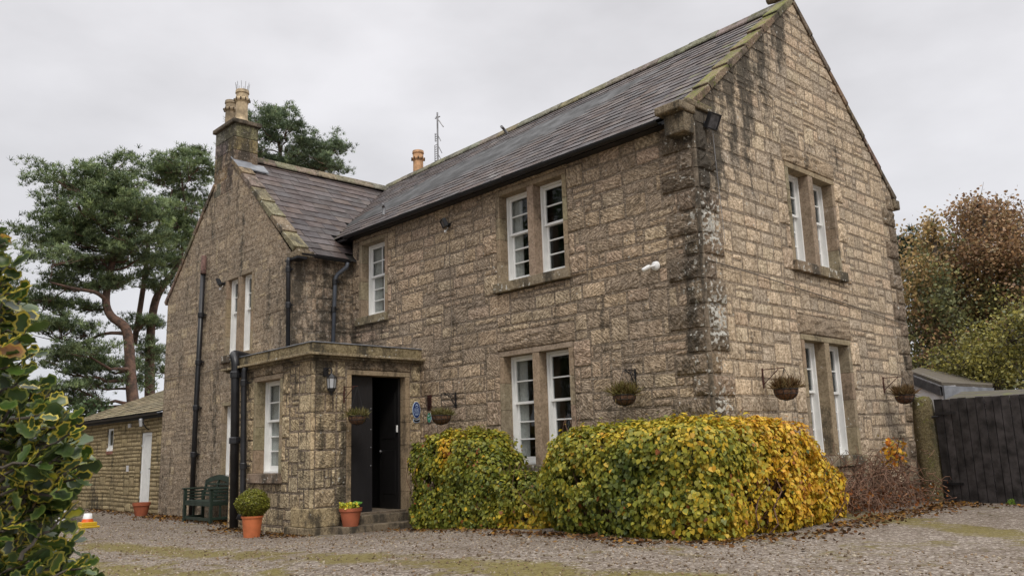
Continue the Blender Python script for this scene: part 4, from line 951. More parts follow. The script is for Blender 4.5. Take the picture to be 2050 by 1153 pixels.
# hanging baskets
def basket(T, u, vm, arm, drop, rad, label, lean=0, ornate=False, tint=None, seed=1, pc=('7d7745', '8a8056', '6a5a3a', '94906a', '59602f'), tall=1.0):
    RR = random.Random(seed); rs = np.random.RandomState(seed)
    r = empty('hanging_basket', T(u, vm, 0), label, 'hanging basket', 'hanging baskets on the house walls')
    mb = MB(); w = 'black' if ornate else 'rust'
    mb.box(u-.012, u+.012, vm-.22, vm+.05, .012, .024, T=T); mb.tube([T(u, vm+.03, .02), T(u+lean*arm*.5, vm+.03, arm*.5), T(u+lean*arm, vm+.03, arm)], .007, 6)
    if ornate:
        def scroll(cx, cy, r0, turns, sgn=1): return [T(u+lean*(cx+sgn*r0*(1-t/1.25)*math.cos(turns*2*math.pi*t)), cy+r0*(1-t/1.25)*math.sin(turns*2*math.pi*t), cx+sgn*r0*(1-t/1.25)*math.cos(turns*2*math.pi*t)) for t in [i/18 for i in range(19)]]
        for (cx, cy, r0) in ((.07, vm-.02, .045), (.15, vm-.005, .035), (.06, vm-.11, .05), (.22, vm+.0, .03), (.04, vm-.19, .03)): mb.tube(scroll(cx, cy, r0, 1.3), .006, 5)
        mb.tube([T(u, vm-.19, .02), T(u+lean*.05, vm-.12, .07), T(u+lean*.12, vm-.03, .12), T(u+lean*.2, vm+.02, .22)], .008, 5)
    else:
        mb.tube([T(u, vm-.17, .02), T(u+lean*arm*.75, vm+.02, arm*.75)], .006, 6)
    mb.build('bracket', M[w], r)
    hook = T(u+lean*arm, vm+.02, arm); c = hook-Vector((0, 0, drop)); X = [c+Vector((math.cos(a)*rad, math.sin(a)*rad, 0)) for a in (0.3, 2.4, 4.5)]
    mb = MB()
    for p in X: mb.tube([hook, hook.lerp(p, .5)+Vector((0, 0, -.01)), p], .0035, 5)
    mb.build('chain', M['black'], r)
    mb = MB(); mb.lathe([(rad*1.0, 0), (rad*.98, -rad*.25), (rad*.85, -rad*.55), (rad*.55, -rad*.8), (0, -rad*.92)], c, 22); mb.lathe([(rad*.97, -.004), (0, .015)], c, 22)
    bo = mb.build('coir_liner', M['coir'] if not tint else tint, r, smooth=True)
    mb = MB()
    for k in range(10):
        a = 2*math.pi*k/10; mb.tube([c+Vector((math.cos(a)*rad*q*1.02, math.sin(a)*rad*q*1.02, z*rad*1.02)) for q, z in ((1, .02), (.98, -.25), (.85, -.55), (.55, -.8), (0, -.93))], .004, 5)
    for q, z in ((1.03, .01), (.97, -.4)): mb.tube([c+Vector((math.cos(2*math.pi*k/20)*rad*q, math.sin(2*math.pi*k/20)*rad*q, z*rad)) for k in range(21)], .006 if q > 1 else .004, 5)
    mb.build('wire_basket', M['black'], r)
    n = 700; a = rs.uniform(0, 2*math.pi, n); q = np.sqrt(rs.uniform(0, 1, n))*rad
    pos = np.stack([c.x+np.cos(a)*q, c.y+np.sin(a)*q, c.z+.0+rs.uniform(0, 1, n)*.02], 1)
    nr = rots(n, None, 1, rs, hang=-1.8 if tall < 1.3 else -3.2)
    cols = np.stack([np.array([lin(q_) for q_ in pc])[rs.randint(0, len(pc), n)]], 1)
    cloud('plant', [(-.0025, 0, 0), (.0025, 0, 0), (.004, .06, .006), (0, .12, 0), (-.003, .06, .006)], [(0, 1, 2, 3, 4)], [0], pos, nr, rs.uniform(.5, 1.35, n)*tall, cols, M['dry'], r)
    return r
basket(Tps, -1.60, 2.30, .34, .48, .15, 'hanging basket with pale dry leaves in front of the left door leaf', .15, False, M['coir'], 3)
basket(Tf, -5.06, 2.17, .30, .36, .165, 'hanging basket on scrolled black bracket beside the green oval sign', -.15, True, None, 4)
basket(Tf, -1.20, 2.22, .28, .34, .15, 'hanging basket on black scroll bracket between lower windows and house corner', 0, True, None, 5, ('7d7745', '8a8056', '6a5a3a', '7a6a48'), 1.4)
basket(Tg, 1.22, 2.17, .33, .28, .155, 'hanging basket with brown twigs left of the lower gable windows', .05, False, None, 6, ('7a6248', '6a5038', '8a7658', '59442f', '7f7050'), 1.3, )
basket(Tg, 5.08, 2.20, .33, .30, .15, 'hanging basket at the far right end of the gable wall', .05, False, None, 7, ('7a6248', '6a5038', '8a7658', '59442f', '7f7050'), 1.3)
# television aerial
r = empty('tv_aerial', (-9.85, 3.5, 8.3), 'tall thin television aerial rising behind the main ridge', 'aerial')
ax, ay = -9.85, 3.5
mb = MB(); mb.tube([(ax, ay, 7.9), (ax, ay, 9.75)], .022, 8); mb.build('mast', M['galv'], r)
mb = MB(); dx, dy = .55, .30
mb.tube([(ax-.05, ay, 9.66), (ax+.14, ay+.08, 9.34)], .016, 6); mb.tube([(ax-.06, ay-.03, 9.60), (ax+.07, ay+.03, 9.63)], .016, 6)
for z in (8.95, 9.05, 9.3): pass
for z0, L in ((9.15, .2), (8.88, .26), (8.65, .26)): mb.tube([(ax, ay, z0), (ax+L*.38, ay+L*.2, z0-L*.9)], .011, 5)
for x0, z0, z1 in ((-.10, 9.0, 9.22), (-.12, 8.42, 8.9)):
    mb.tube([(ax+x0, ay, z0), (ax+x0, ay, z1)], .012, 5)
    z = z0
    while z <= z1+.001: mb.tube([(ax+x0, ay, z), (ax, ay, z)], .009, 5); z += .06
mb.build('antenna_elements', M['galv'], r)

# ------------------------------------------------------------------ pots, bench, cone
def noise3(p, s, seed):
    """cheap smooth noise from summed sines"""
    r_ = np.random.RandomState(seed); v = 0
    for k in range(6):
        w = r_.normal(size=3)*s*(1+k*.5); v = v+np.sin(p@w+r_.uniform(0, 6.28))/(1+k*.4)
    return v/3.2

def flowerpot(name, loc, r0, r1, h, mat, label, cat='plant pot', rimh=.05):
    e_ = empty(name, loc, label, cat)
    mb = MB(); mb.lathe([(0, 0), (r0, 0), (r1, h-rimh), (r1*1.09, h-rimh), (r1*1.11, h), (r1*.98, h), (r1*.96, h-.04), (0, h-.045)], loc, 32); o = mb.build('pot', M[mat], e_)
    mb = MB(); mb.lathe([(r1*.955, h-.035), (0, h-.02)], loc, 20); mb.build('soil', M['soil'], e_); return e_
bx = Vector((-6.88, -2.74, gz(-6.88, -2.74)))
e_ = flowerpot('potted_shrub', bx, .125, .158, .33, 'pot_o', 'clipped round boxwood shrub in a bright orange clay pot', 'potted plant', .03)
rs = np.random.RandomState(4); n = 9000
d = rs.normal(size=(n, 3)); d /= np.linalg.norm(d, axis=1)[:, None]; rr = 1-np.abs(rs.normal(size=n))*.16
bump = 1+.07*np.sin(d[:, 0]*9+1)*np.sin(d[:, 1]*8)*np.cos(d[:, 2]*7)
bump += .06*noise3(d, 3.0, 9)+.05*noise3(d, 8, 10)
pos = d*np.array([.262, .262, .222])*(rr*bump)[:, None]+np.array([bx.x, bx.y, bx.z+.52])
cols = np.array([lin('646826'), lin('74772f'), lin('4e501f'), lin('807f34'), lin('5a5626')])[rs.randint(0, 5, n)][:, None, :]
LEAF = [(-.5, .1, 0), (0, 0, 0), (.5, .1, 0), (.55, .55, .06), (0, 1.1, 0), (-.55, .55, .06)]
cloud('foliage', LEAF, [(0, 1, 4, 5), (1, 2, 3, 4)], [0, 0], pos, rots(n, d*1.0, .8, rs), rs.uniform(.014, .024, n), cols, M['leaf'], e_)
mb = MB()
for k in range(7): a = k*.9; mb.tube([(bx.x, bx.y, bx.z+.3), (bx.x+.06*math.cos(a), bx.y+.06*math.sin(a), bx.z+.45), (bx.x+.18*math.cos(a), bx.y+.18*math.sin(a), bx.z+.65)], [.016, .01, .005], 6)
mb.build('stem', M['bark'], e_)
fp = Vector((PX1+.30, -1.64, .129))
e_ = flowerpot('potted_flowers', fp, .12, .165, .28, 'pot_t', 'terracotta pot of small yellow flowers on the porch step', 'potted plant')
n = 420; a = rs.uniform(0, 6.28, n); q = np.sqrt(rs.uniform(0, 1, n))*.15
pos = np.stack([fp.x+np.cos(a)*q-.0, fp.y+np.sin(a)*q-.04, fp.z+.27+rs.uniform(0, .09, n)], 1)
cols = np.array([lin('8f9a3a'), lin('a9b04c'), lin('6f7d2e'), lin('c9bf4a'), lin('dcc63a')])[rs.randint(0, 5, n)][:, None, :]
cloud('flowers', LEAF, [(0, 1, 4, 5), (1, 2, 3, 4)], [0, 0], pos, rots(n, None, 1, rs), rs.uniform(.018, .032, n), cols, M['leaf'], e_)
n = 16; a = rs.uniform(0, 6.28, n)
pos = np.stack([fp.x+rs.uniform(-.06, .06, n), fp.y+.07+rs.uniform(-.05, .07, n), fp.z+.29+rs.uniform(0, .07, n)], 1)
cols = np.array([lin('4f7a35'), lin('5f8a3d'), lin('3f662c')])[rs.randint(0, 3, n)][:, None, :]
cloud('large_leaf', LEAF, [(0, 1, 4, 5), (1, 2, 3, 4)], [0, 0], pos, rots(n, np.array([.2, 0, 1.2]), .5, rs), rs.uniform(.07, .11, n), cols, M['leaf'], e_)
sp_ = Vector((-14.66, -1.62, gz(-14.6, -1.6)))
flowerpot('flower_pot', sp_, .13, .18, .30, 'pot_t', 'empty terracotta pot standing in front of the white door', 'plant pot', .07)

# bench
def bench():
    x0, x1, yb, yf, z0 = -11.60, -10.30, WY-.12, WY-.56, 0
    r = empty('garden_bench', ((x0+x1)/2, (yb+yf)/2, 0), 'dark green slatted wooden garden bench against the wing wall', 'bench')
    B = lambda nm, *bs: [lambda mb: [mb.box(*b) for b in bs]][0]
    for x in (x0, x1-.06):
        mb = MB(); mb.box(x, x+.06, yf, yf+.06, 0, .64); mb.build('front_leg', M['green'], r, bevel=.005)
        mb = MB(); mb.box(x, x+.06, yb-.06, yb, 0, .62); mb.build('rear_leg', M['green'], r, bevel=.005)
        mb = MB(); mb.box(x-.01, x+.07, yf-.03, yb, .641, .675); mb.build('armrest', M['green'], r, bevel=.01)
        mb = MB(); mb.box(x+.01, x+.05, yf+.061, yb-.061, .07, .12); mb.box(x+.012, x+.048, yf+.061, yb-.061, .34, .40); mb.box(x+.015, x+.045, yf+.2, yf+.24, .121, .339); mb.build('side_rail', M['green'], r, bevel=.004)
        for z in (.46, .52, .58): mb = MB(); mb.box(x+.018, x+.042, yf+.061, yb-.061, z, z+.03); mb.build('arm_slat', M['green'], r)
    mb = MB(); mb.box(x0+.061, x1-.061, yf+.01, yf+.045, .33, .40); mb.box(x0+.061, x1-.061, yf+.02, yf+.04, .05, .11); mb.build('front_rail', M['green'], r, bevel=.004)
    mb = MB()
    for k in range(5): mb.box(x0+.01, x1-.01, yf+.02+k*.085, yf+.09+k*.085, .401, .425)
    mb.build('seat', M['green'], r, bevel=.004)
    mb = MB(); Tb = lambda x, y, z: Vector((x, yb-.06+y+(z-.42)*.22, z))
    for x in (x0+.06, (x0+x1)/2-.03, x1-.12): mb.box(x, x+.05, -.02, .02, .43, .82, T=Tb)
    for k in range(4): z = .50+k*.072; mb.box(x0+.05, x1-.05, -.012, .012, z, z+.04, T=Tb)
    n = 12
    for k in range(n):
        a, b = x0+.04+(x1-x0-.08)*k/n, x0+.04+(x1-x0-.08)*(k+1)/n; h0 = .82+.10*math.sin(math.pi*k/n); h1 = .82+.10*math.sin(math.pi*(k+1)/n)
        P = [(a, -.018, h0-.10), (b, -.018, h1-.10), (b, .018, h1-.10), (a, .018, h0-.10), (a, -.018, h0), (b, -.018, h1), (b, .018, h1), (a, .018, h0)]
        mb.mesh([Tb(*p) for p in P], [(3, 2, 1, 0), (4, 5, 6, 7), (0, 1, 5, 4), (2, 3, 7, 6)]+([(3, 0, 4, 7)] if k == 0 else [])+([(1, 2, 6, 5)] if k == n-1 else []))
    mb.build('backrest', M['green'], r)
bench()
# ------------------------------------------------------------------ outbuilding at the left
OY = -1.25
def To(u, v, w): return Vector((u, OY-w, v))
out = empty('outbuilding', (-18, 2, 0), 'low tan brick outbuilding with white door joined to the left wing', 'outbuilding')
_h = house; house = out
R3 = random.Random(9)
OD = (-15.88, .12, -15.22, 1.94); OW = (-18.33, 1.62, -17.93, 2.13)
OHL = (OD[0]-.0, OD[1]-.25, OD[2]+.0, OD[3]+.0)
wall('wall', To, (-21.3, -.3), (WX0-.01, 2.40), [], [OHL, (OW[0], OW[1]-.08, OW[2], OW[3])], [], M['trim'], out, R3, PAL_OUT, lambda u, v: (.12+.35*max(0, 1-abs(u+18.9)/1.2)*max(0, 1.6-v)+.2*max(0, .6-v), .0, .05),
     step=(.2, .2), tgt=((.3, .62), (.085, .115)), sneck=.0, raise_=.009, rough=.002, joint=.014, mortar=lin('6e6148'))
mb = MB(); mb.box(-21.3, -21.0, OY+.01, 4, -.3, 2.4, col=PAL_OUT(R3, 0, 0)); mb.build('side_wall', M['trim'], out)
mb = MB(); mb.box(OD[0], OD[0]+.05, OD[1], OD[3], -.07, -.02, T=To); mb.box(OD[2]-.03, OD[2], OD[1], OD[3], -.07, -.02, T=To); mb.box(OD[0]+.05, OD[2]-.03, OD[3]-.07, OD[3], -.07, -.021, T=To); mb.build('door_frame', M['white'], out, bevel=.004)
mb = MB(); mb.box(OD[0]+.055, OD[2]-.032, OD[1]-.1, OD[3]-.072, -.06, -.035, T=To)
for k in range(1, 5): mb.box(OD[0]+.055+k*.087, OD[0]+.059+k*.087, OD[1], OD[3]-.08, -.0345, -.032, T=To)
od = mb.build('door', M['white'], out)
mb = MB(); mb.box(OD[2]-.08, OD[2]-.05, 1.05, 1.07, -.035, .01, T=To); mb.build('handle', M['black'], od)
mb = MB()
for z in (.35, .95, 1.6): mb.box(OD[0]-.01, OD[0]+.06, z, z+.05, -.02, -.01, T=To)
mb.build('hinge', M['whitep'], od)
mb = MB(); mb.box(*[OD[0], OD[2]], OD[1]-.3, OD[1]-.002, -.3, .05, T=To, col=lin('6f6353')); mb.build('doorstep', M['trim'], out)
mb = MB(); mb.box(OW[0]+.0, OW[0]+.05, OW[1], OW[3], -.06, -.01, T=To); mb.box(OW[2]-.05, OW[2], OW[1], OW[3], -.06, -.01, T=To); mb.box(OW[0]+.05, OW[2]-.05, OW[3]-.05, OW[3], -.06, -.01, T=To); mb.box(OW[0]+.05, OW[2]-.05, OW[1], OW[1]+.07, -.06, -.01, T=To)
ow = mb.build('window', M['white'], out); mb = MB(); mb.box(OW[0]+.05, OW[2]-.05, OW[1]+.07, OW[3]-.05, -.04, -.035, T=To); mb.build('pane', M['glass'], ow)
room(To, OW, M['room'], 1.5, .3)
mb = MB(); mb.box(OW[0]-.02, OW[2]+.02, OW[1]-.16, OW[1]-.082, -.12, .03, T=To, col=(.25, .12, .09)); mb.box(OW[0]-.01, OW[2]+.01, OW[1]-.08, OW[1]-.002, -.12, .02, T=To, col=(.9, .9, .9)); mb.build('window_sill', M['trim'], ow)
ORS = [lin(c) for c in ('8a8068', '7c735e', '948970', '857860')]
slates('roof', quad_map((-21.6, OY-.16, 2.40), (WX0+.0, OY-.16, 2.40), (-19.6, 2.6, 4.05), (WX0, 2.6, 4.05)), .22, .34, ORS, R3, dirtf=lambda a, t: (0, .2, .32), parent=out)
mb = MB(); mb.box(-21.55, WX0-.01, OY-.10, OY-.02, 2.27, 2.385); mb.build('fascia', M['gutter'], out)
mb = MB(); mb.box(-16.75, -16.62, 2.1, 2.2, .012, .05, T=To); mb.box(-16.74, -16.63, 1.0, 1.15, .012, .04, T=To); mb.build('wall_vent', M['render'], out)
gutter((-21.6, OY-.19, 2.375), (WX0-.02, OY-.19, 2.375), .05)
house = _h
r = empty('wall_light', To(-15.5, 2.15, 0), 'small grey carriage lamp on the outbuilding wall above the white door', 'lamp')
mb = MB(); mb.tube([To(-15.42, 2.0, .01), To(-15.40, 2.08, .12), To(-15.44, 2.2, .16)], .014, 6); mb.build('bracket', M['black'], r)
p = To(-15.5, 2.08, .17); mb = MB(); mb.lathe([(.07, .155), (.055, .19), (.0, .22)], p, 6); mb.lathe([(0, -.01), (.045, 0), (.045, .01)], p, 6); mb.build('lamp_cage', M['galv'], r)
mb = MB(); mb.lathe([(.042, .01), (.06, .155)], p, 6); mb.build('lamp_glass', M['lampg'], r)
# dark roofed shed further left
shed = empty('shed', (-18.5, -4.2, 0), 'small pale walled shed with dark roof behind the holly', 'shed')
a = at(160, 900, 20); cx, cy = a.x, a.y
fx = Vector((cx-CAM[0], cy-CAM[1], 0)).normalized(); ux = Vector((fx.y, -fx.x, 0))
Tsd = lambda u, v, w: Vector((cx, cy, 0))+ux*u+fx*(-w)+Vector((0, 0, v))
mb = MB(); mb.box(-3.2, -.12, -.2, 1.55, -3, 0, T=Tsd); mb.build('wall', M['render'], shed)
mb = MB()
for k in range(12):
    t0, t1 = k/12, (k+1)/12
    mb.box(0, 1, 0, .035, 0, 1, T=lambda p, q, s, t0=t0, t1=t1: Tsd(-3.4+(3.45-.9*(t0+(t1-t0)*s))*p, 1.56+.85*(t0+(t1-t0)*s)+q+.0, .18-1.6*(t0+(t1-t0)*s)+.0))
mb.build('roof', M['black'], shed)
# cone
cp = Vector((-17.1, -2.35, 0)); cp = at(176, 1030, 18.9); cp.z = .0
r = empty('safety_cone', cp, 'orange and white cone on a yellow base beside the outbuilding', 'cone')
mb = MB(); mb.box(-.18, .18, -.18, .18, 0, .04, T=lambda x, y, z: cp+Vector((x, y, z))); mb.box(-.14, .14, -.14, .14, .0405, .11, T=lambda x, y, z: cp+Vector((x, y, z))); mb.build('base', M['yellow'], r, bevel=.012)
mb = MB(); mb.lathe([(.11, .11), (.09, .17)], cp, 20); mb.build('cone_body', M['orange'], r, smooth=True)
mb = MB(); mb.lathe([(.09, .1705), (.07, .27), (.0, .275)], cp, 20); mb.build('reflective_sleeve', M['whitep'], r, smooth=True)

# ------------------------------------------------------------------ gate, post, roofs at the right
post = empty('gate_post', (.52, 5.40, .15), 'mossy squared stone gate post between the house and black gate', 'gate post')
mb = MB(); RR = random.Random(2); zs = [-.1, .2, .5, .8, 1.1, 1.4, 1.65, 1.82, 1.89]; V = []
gd = Vector((1.40, -.32, 0)).normalized(); gn = Vector((gd.y, -gd.x, 0))
for i, z in enumerate(zs):
    k = 1-.05*i/8-(.12 if i == 7 else 0)-(.35 if i == 8 else 0)
    for a in range(16):
        an = 2*math.pi*a/16; c_, s_ = math.cos(an), math.sin(an); q = .185/max(abs(c_), abs(s_), (abs(c_)+abs(s_))*.78)*k+RR.uniform(-.008, .008)
        V.append(Vector((.50, 5.36, z+RR.uniform(-.01, .01)))+gd*(c_*q)+gn*(s_*q))
F = [(i*16+a, i*16+(a+1) % 16, (i+1)*16+(a+1) % 16, (i+1)*16+a) for i in range(8) for a in range(16)]+[tuple(8*16+a for a in range(16))]
mb.mesh(V, F, lin('51482f'), None, (.40, .2, .40)); mb.build('shaft', M['coping'], post, smooth=True)
mb = MB(); mb.tube([(.68, 5.2, 1.55), (.78, 5.2, 1.55)], .02, 8); mb.build('hinge_pin', M['black'], post)
gate = empty('yard_gate', (2.2, 5.0, .2), 'tall black vertical board gate at the right edge', 'gate')
g0 = Vector((.70, 5.30, .17)); u = 0; k = 0
mb = MB()
while u < 4.2:
    w = .135+RR.uniform(-.012, .012); h = 1.66+RR.uniform(-.008, .008)-u*.012; o_ = RR.uniform(0, .006); k2 = RR.uniform(.6, 1.35)
    mb.box(u+.006, u+w-.006, -.012-o_, .012-o_, .0, h, T=lambda a, b, c: g0+gd*a-gn*b*0+gn*(-b)*-1+Vector((0, 0, c)), col=(k2, k2, k2)); u += w
mb.build('boards', M['wood'], gate, bevel=.002)
mb = MB()
for z in (.25, 1.35): mb.box(0, 4.2, -.06, -.0185, z, z+.12, T=lambda a, b, c: g0+gd*a+gn*b+Vector((0, 0, c)))
mb.build('rail', M['wood'], gate)
for z in (.28, 1.38):
    mb = MB(); mb.box(.0, .35, .019, .026, z+.03, z+.07, T=lambda a, b, c: g0+gd*a+gn*b+Vector((0, 0, c))); mb.build('strap_hinge', M['black'], gate)
# weeds
# low building behind the gate
lb = empty('low_building', (-.5, 10, 0), 'low white walled building with grey roof just behind the gate post', 'building')
def q(px, py, D): return at(px, py, D)
A, B, C_, D_ = q(1822, 742, 20.5), q(1885, 765, 19.6), q(1985, 770, 20.4), q(1935, 757, 22)
def slab(mb, pts, t, col=(1, 1, 1), d=(0, 0, 0)):
    n = len(pts); up = Vector((0, 0, t)); P = [Vector(p) for p in pts]; mb.mesh([p-up for p in P]+P, [tuple(range(n))[::-1], tuple(range(n, 2*n))]+[(i, (i+1) % n, n+(i+1) % n, n+i) for i in range(n)], col, None, d)
mb = MB(); slab(mb, [A, B, C_, q(1990, 764, 23), q(1840, 735, 23)], .06, lin('615b52'), (0, .1, .3)); mb.build('roof', M['slate'], lb)
mb = MB()
for (a, b, ca) in ((A, B, 'r'), (B, C_, 'l')):
    for p, qn in ((a, b),):
        lo = Vector((0, 0, -3)); s = [p+Vector((0, 0, -.07)), qn+Vector((0, 0, -.07)), qn+lo, p+lo]; nrm = (qn-p).cross(Vector((0, 0, 1))).normalized()
        mb.mesh([x-nrm*.0 for x in s]+[x-nrm*.3 for x in s], [(0, 1, 2, 3), (7, 6, 5, 4), (0, 3, 7, 4), (1, 5, 6, 2)])
mb.build('wall', M['render'], lb)
mb = MB()
for a, b in ((A, B),):
    nrm = (b-a).cross(Vector((0, 0, 1))).normalized()*.06; s = [a+nrm, b+nrm]; mb.mesh([s[0]+Vector((0, 0, -.08)), s[1]+Vector((0, 0, -.08)), s[1]+Vector((0, 0, -.28)), s[0]+Vector((0, 0, -.28))]+[x-nrm*.9 for x in (s[0]+Vector((0, 0, -.08)), s[1]+Vector((0, 0, -.08)), s[1]+Vector((0, 0, -.28)), s[0]+Vector((0, 0, -.28)))], [(0, 1, 2, 3), (7, 6, 5, 4), (0, 4, 5, 1), (3, 2, 6, 7)])
mb.build('bargeboard', M['wood'], lb)
mb = MB(); nrm = (C_-B).cross(Vector((0, 0, 1))).normalized()*.05
mb.mesh([B+nrm+Vector((0, 0, -.07)), C_+nrm+Vector((0, 0, -.07)), C_+nrm+Vector((0, 0, -.30)), B+nrm+Vector((0, 0, -.62))]+[B+Vector((0, 0, -.07)), C_+Vector((0, 0, -.07)), C_+Vector((0, 0, -.30)), B+Vector((0, 0, -.62))], [(0, 1, 2, 3), (3, 2, 6, 7), (0, 3, 7, 4)]); mb.build('lead_cladding', M['lead'], lb)
yr = empty('yard_shed', (2.5, 7.5, 0), 'low felt roofed shed with moss just above the black gate', 'shed')
mb = MB(); a, b, c_, d_ = q(1890, 800, 15.6), q(2200, 792, 14.2), q(2200, 772, 16.5), q(1925, 784, 18); slab(mb, [a, b, c_, d_], .05, lin('57524a'), (0, .2, .42)); mb.build('roof', M['slate'], yr)
mb = MB(); nrm = (b-a).cross(Vector((0, 0, 1))).normalized(); s = [a-nrm*.1, b-nrm*.1]; mb.mesh([x+Vector((0, 0, z)) for x in s for z in (-.06, -2.2)]+[x-nrm*.2+Vector((0, 0, z)) for x in s for z in (-.06, -2.2)], [(0, 2, 3, 1), (4, 5, 7, 6), (0, 1, 5, 4), (2, 6, 7, 3)]); mb.build('wall', M['render'], yr)

# ------------------------------------------------------------------ climbing hedge
HEART = [(0, 0, 0), (.32, .02, .03), (.50, .28, .05), (.42, .62, .03), (0, 1.12, -.06), (-.42, .62, .03), (-.50, .28, .05), (-.32, .02, .03), (0, .55, -.02)]
HF = [(0, 1, 2, 8), (2, 3, 4, 8), (4, 5, 6, 8), (6, 7, 0, 8)]
def hedge(name, ells, n, label, pal_fn, seed, scl=(.030, .058), stems=60):
    rs = np.random.RandomState(seed); e_ = empty(name, (ells[0][0], ells[0][1], 0), label, 'bush')
    P, NR = [], []; E = np.array(ells); area = E[:, 3]*E[:, 5]+E[:, 4]*E[:, 5]; cnt = (n*area/area.sum()).astype(int)
    for (cx, cy, cz, ax, ay, az), m in zip(ells, cnt):
        d = rs.normal(size=(m*2, 3)); d /= np.linalg.norm(d, axis=1)[:, None]
        pw = 4.6; rr = (np.abs(d[:, 0])**pw+np.abs(d[:, 1])**pw+np.abs(d[:, 2])**pw)**(-1/pw)
        p0 = d*rr[:, None]
        f = 1-np.abs(rs.normal(size=len(d)))*.11+(rs.uniform(size=len(d)) < .03)*rs.uniform(0, .14, len(d))
        p = p0*np.array([ax, ay, az])*f[:, None]+np.array([cx, cy, cz])
        p += d*(noise3(p, 2.2, 5)*.09+noise3(p, 7.5, 6)*.085)[:, None]
        nn = np.sign(p0)*np.abs(p0)**(pw-1)/np.array([ax, ay, az]); nn /= np.linalg.norm(nn, axis=1)[:, None]
        ok = (p[:, 2] > .02) & (noise3(p, 9.0, 12)+.5*noise3(p, 3.5, 13) < .50) & ~((p[:, 0] < .03) & (p[:, 1] > -.03))
        for (dx, dy, dz, bx_, by_, bz_) in ells:
            if (dx, dy, dz) == (cx, cy, cz): continue
            q_ = np.abs((p-np.array([dx, dy, dz]))/np.array([bx_, by_, bz_])); ok &= (q_**4.6).sum(1) > .55
        P.append(p[ok]); NR.append(nn[ok])
    p = np.concatenate(P); nn = np.concatenate(NR); m = len(p)
    cols = pal_fn(p, rs)[:, None, :]
    up = nn*1.0+np.array([0, 0, .25])
    cloud('leaves', HEART, HF, [0]*4, p, rots(m, up*1.5, .60, rs, hang=2.2), rs.uniform(scl[0], scl[1], m)*rs.choice([.65, 1, 1.15], m), cols, M['leaf'], e_)
    mb = MB()
    for k in range(stems):
        cx, cy, cz, ax, ay, az = ells[rs.randint(len(ells))]; x = cx+rs.uniform(-.8, .8)*ax; y = cy+rs.uniform(-.7, .7)*ay
        pts = [Vector((x, y, 0))]
        for i in range(7): pts.append(pts[-1]+Vector((rs.normal()*.10, rs.normal()*.08, az*2/7*rs.uniform(.7, 1))))
        pts = [q for q in pts if not (q.x < .05 and q.y > -.05)]
        if len(pts) > 2: mb.tube(pts, [.012*(1-i/9) for i in range(len(pts))], 5)
    for k in range(stems//2):                                  # stray shoots above the clipped top
        cx, cy, cz, ax, ay, az = ells[rs.randint(len(ells))]; q0 = Vector((cx+rs.uniform(-.8, .8)*ax, cy+rs.uniform(-.8, .5)*ay, cz+az*.92))
        mb.tube([q0, q0+Vector((rs.normal()*.03, rs.normal()*.03, .09)), q0+Vector((rs.normal()*.06, rs.normal()*.06, rs.uniform(.12, .22)))], [.004, .003, .0015], 4)
    mb.build('stems', M['twig'], e_)
    return e_
def mixpal(keys):
    K = [np.array([lin(c) for c in k]) for k in keys]
    def f(w, rs): 
        idx = np.array([rs.choice(len(K), p=ww/ww.sum()) for ww in w]); out = np.zeros((len(w), 3))
        for i, k in enumerate(K):
            s = idx == i; out[s] = k[rs.randint(0, len(k), s.sum())]
        return out*rs.uniform(.75, 1.2, (len(w), 1))
    return f
GREEN = ['5b6c26', '667828', '4c5c22', '73822e', '435524']; LIME = ['8a942f', '949934', '808c2c', '9f9d36']; GOLD = ['c9a727', 'bf9a1f', 'd4b433', 'b98c1c']; RUST = ['a8702c', '93552a', 'b07c34', '7a4628', 'ad8840']; BROWN = ['5d3a20', '6b4526', '4a2c1a']
MX = mixpal([GREEN, LIME, GOLD, RUST, BROWN])
GRAD = [lin(c) for c in ('323d1e', '414c21', '515a25', '646a2a', '77782d', '8e862f', 'a69230', 'b99730', 'b98e2e', 'a6762c', '83562b')]
def grad(t, p, rs):
    t = np.clip(t+rs.normal(size=len(t))*.10, 0, .999)*(len(GRAD)-1); i = t.astype(int); f = (t-i)[:, None]; G = np.array(GRAD+[GRAD[-1]])
    c = G[i]*(1-f)+G[i+1]*f; odd = rs.uniform(size=len(t)) < .05; c[odd] = np.array([lin(k) for k in ('a9852c', '7a4a28', '3f4f20', 'b59a2e')])[rs.randint(0, 4, odd.sum())]
    return c*rs.uniform(.78, 1.25, (len(t), 1))
def pal_left(p, rs):
    n1 = noise3(p, 2.2, 21); top = np.clip((p[:, 2]-1.15)/.4, 0, 1); a = np.exp(-((p[:, 0]+4.35)**2)/.02-((p[:, 2]-1.25)**2)/.05)
    return grad(.34+.12*n1+.12*top+.50*a, p, rs)
def pal_main(p, rs):
    n1 = noise3(p, 1.5, 22); n2 = noise3(p, 4.2, 23); x, y, z = p.T; top = np.clip((z-1.1)/.4, 0, 1); rt = np.clip((x+.9+.6*(y+1.2))/2.3, 0, 1)
    low = np.clip((.75-z)/.5, 0, 1)*np.exp(-((x+2.5)/.7)**2); lf = np.exp(-((x+1.95)/.3)**2-((z-1.2)/.3)**2)
    dk = np.exp(-((x+.15)/.35)**2-((z-1.0)/.45)**2)
    return grad(.31+.17*n1+.13*n2+(.14*top)+.27*rt+.14*np.clip(y-.1, 0, 1)+.32*low+.28*lf-.22*dk, p, rs)
hedge('climbing_shrub', [(-4.32, -.42, .74, .86, .50, .76), (-3.62, -.46, .60, .42, .44, .62), (-4.95, -.46, .66, .36, .46, .74)], 25000, 'rounded green leafy shrub between the porch and the lower window pair', pal_left, 31)
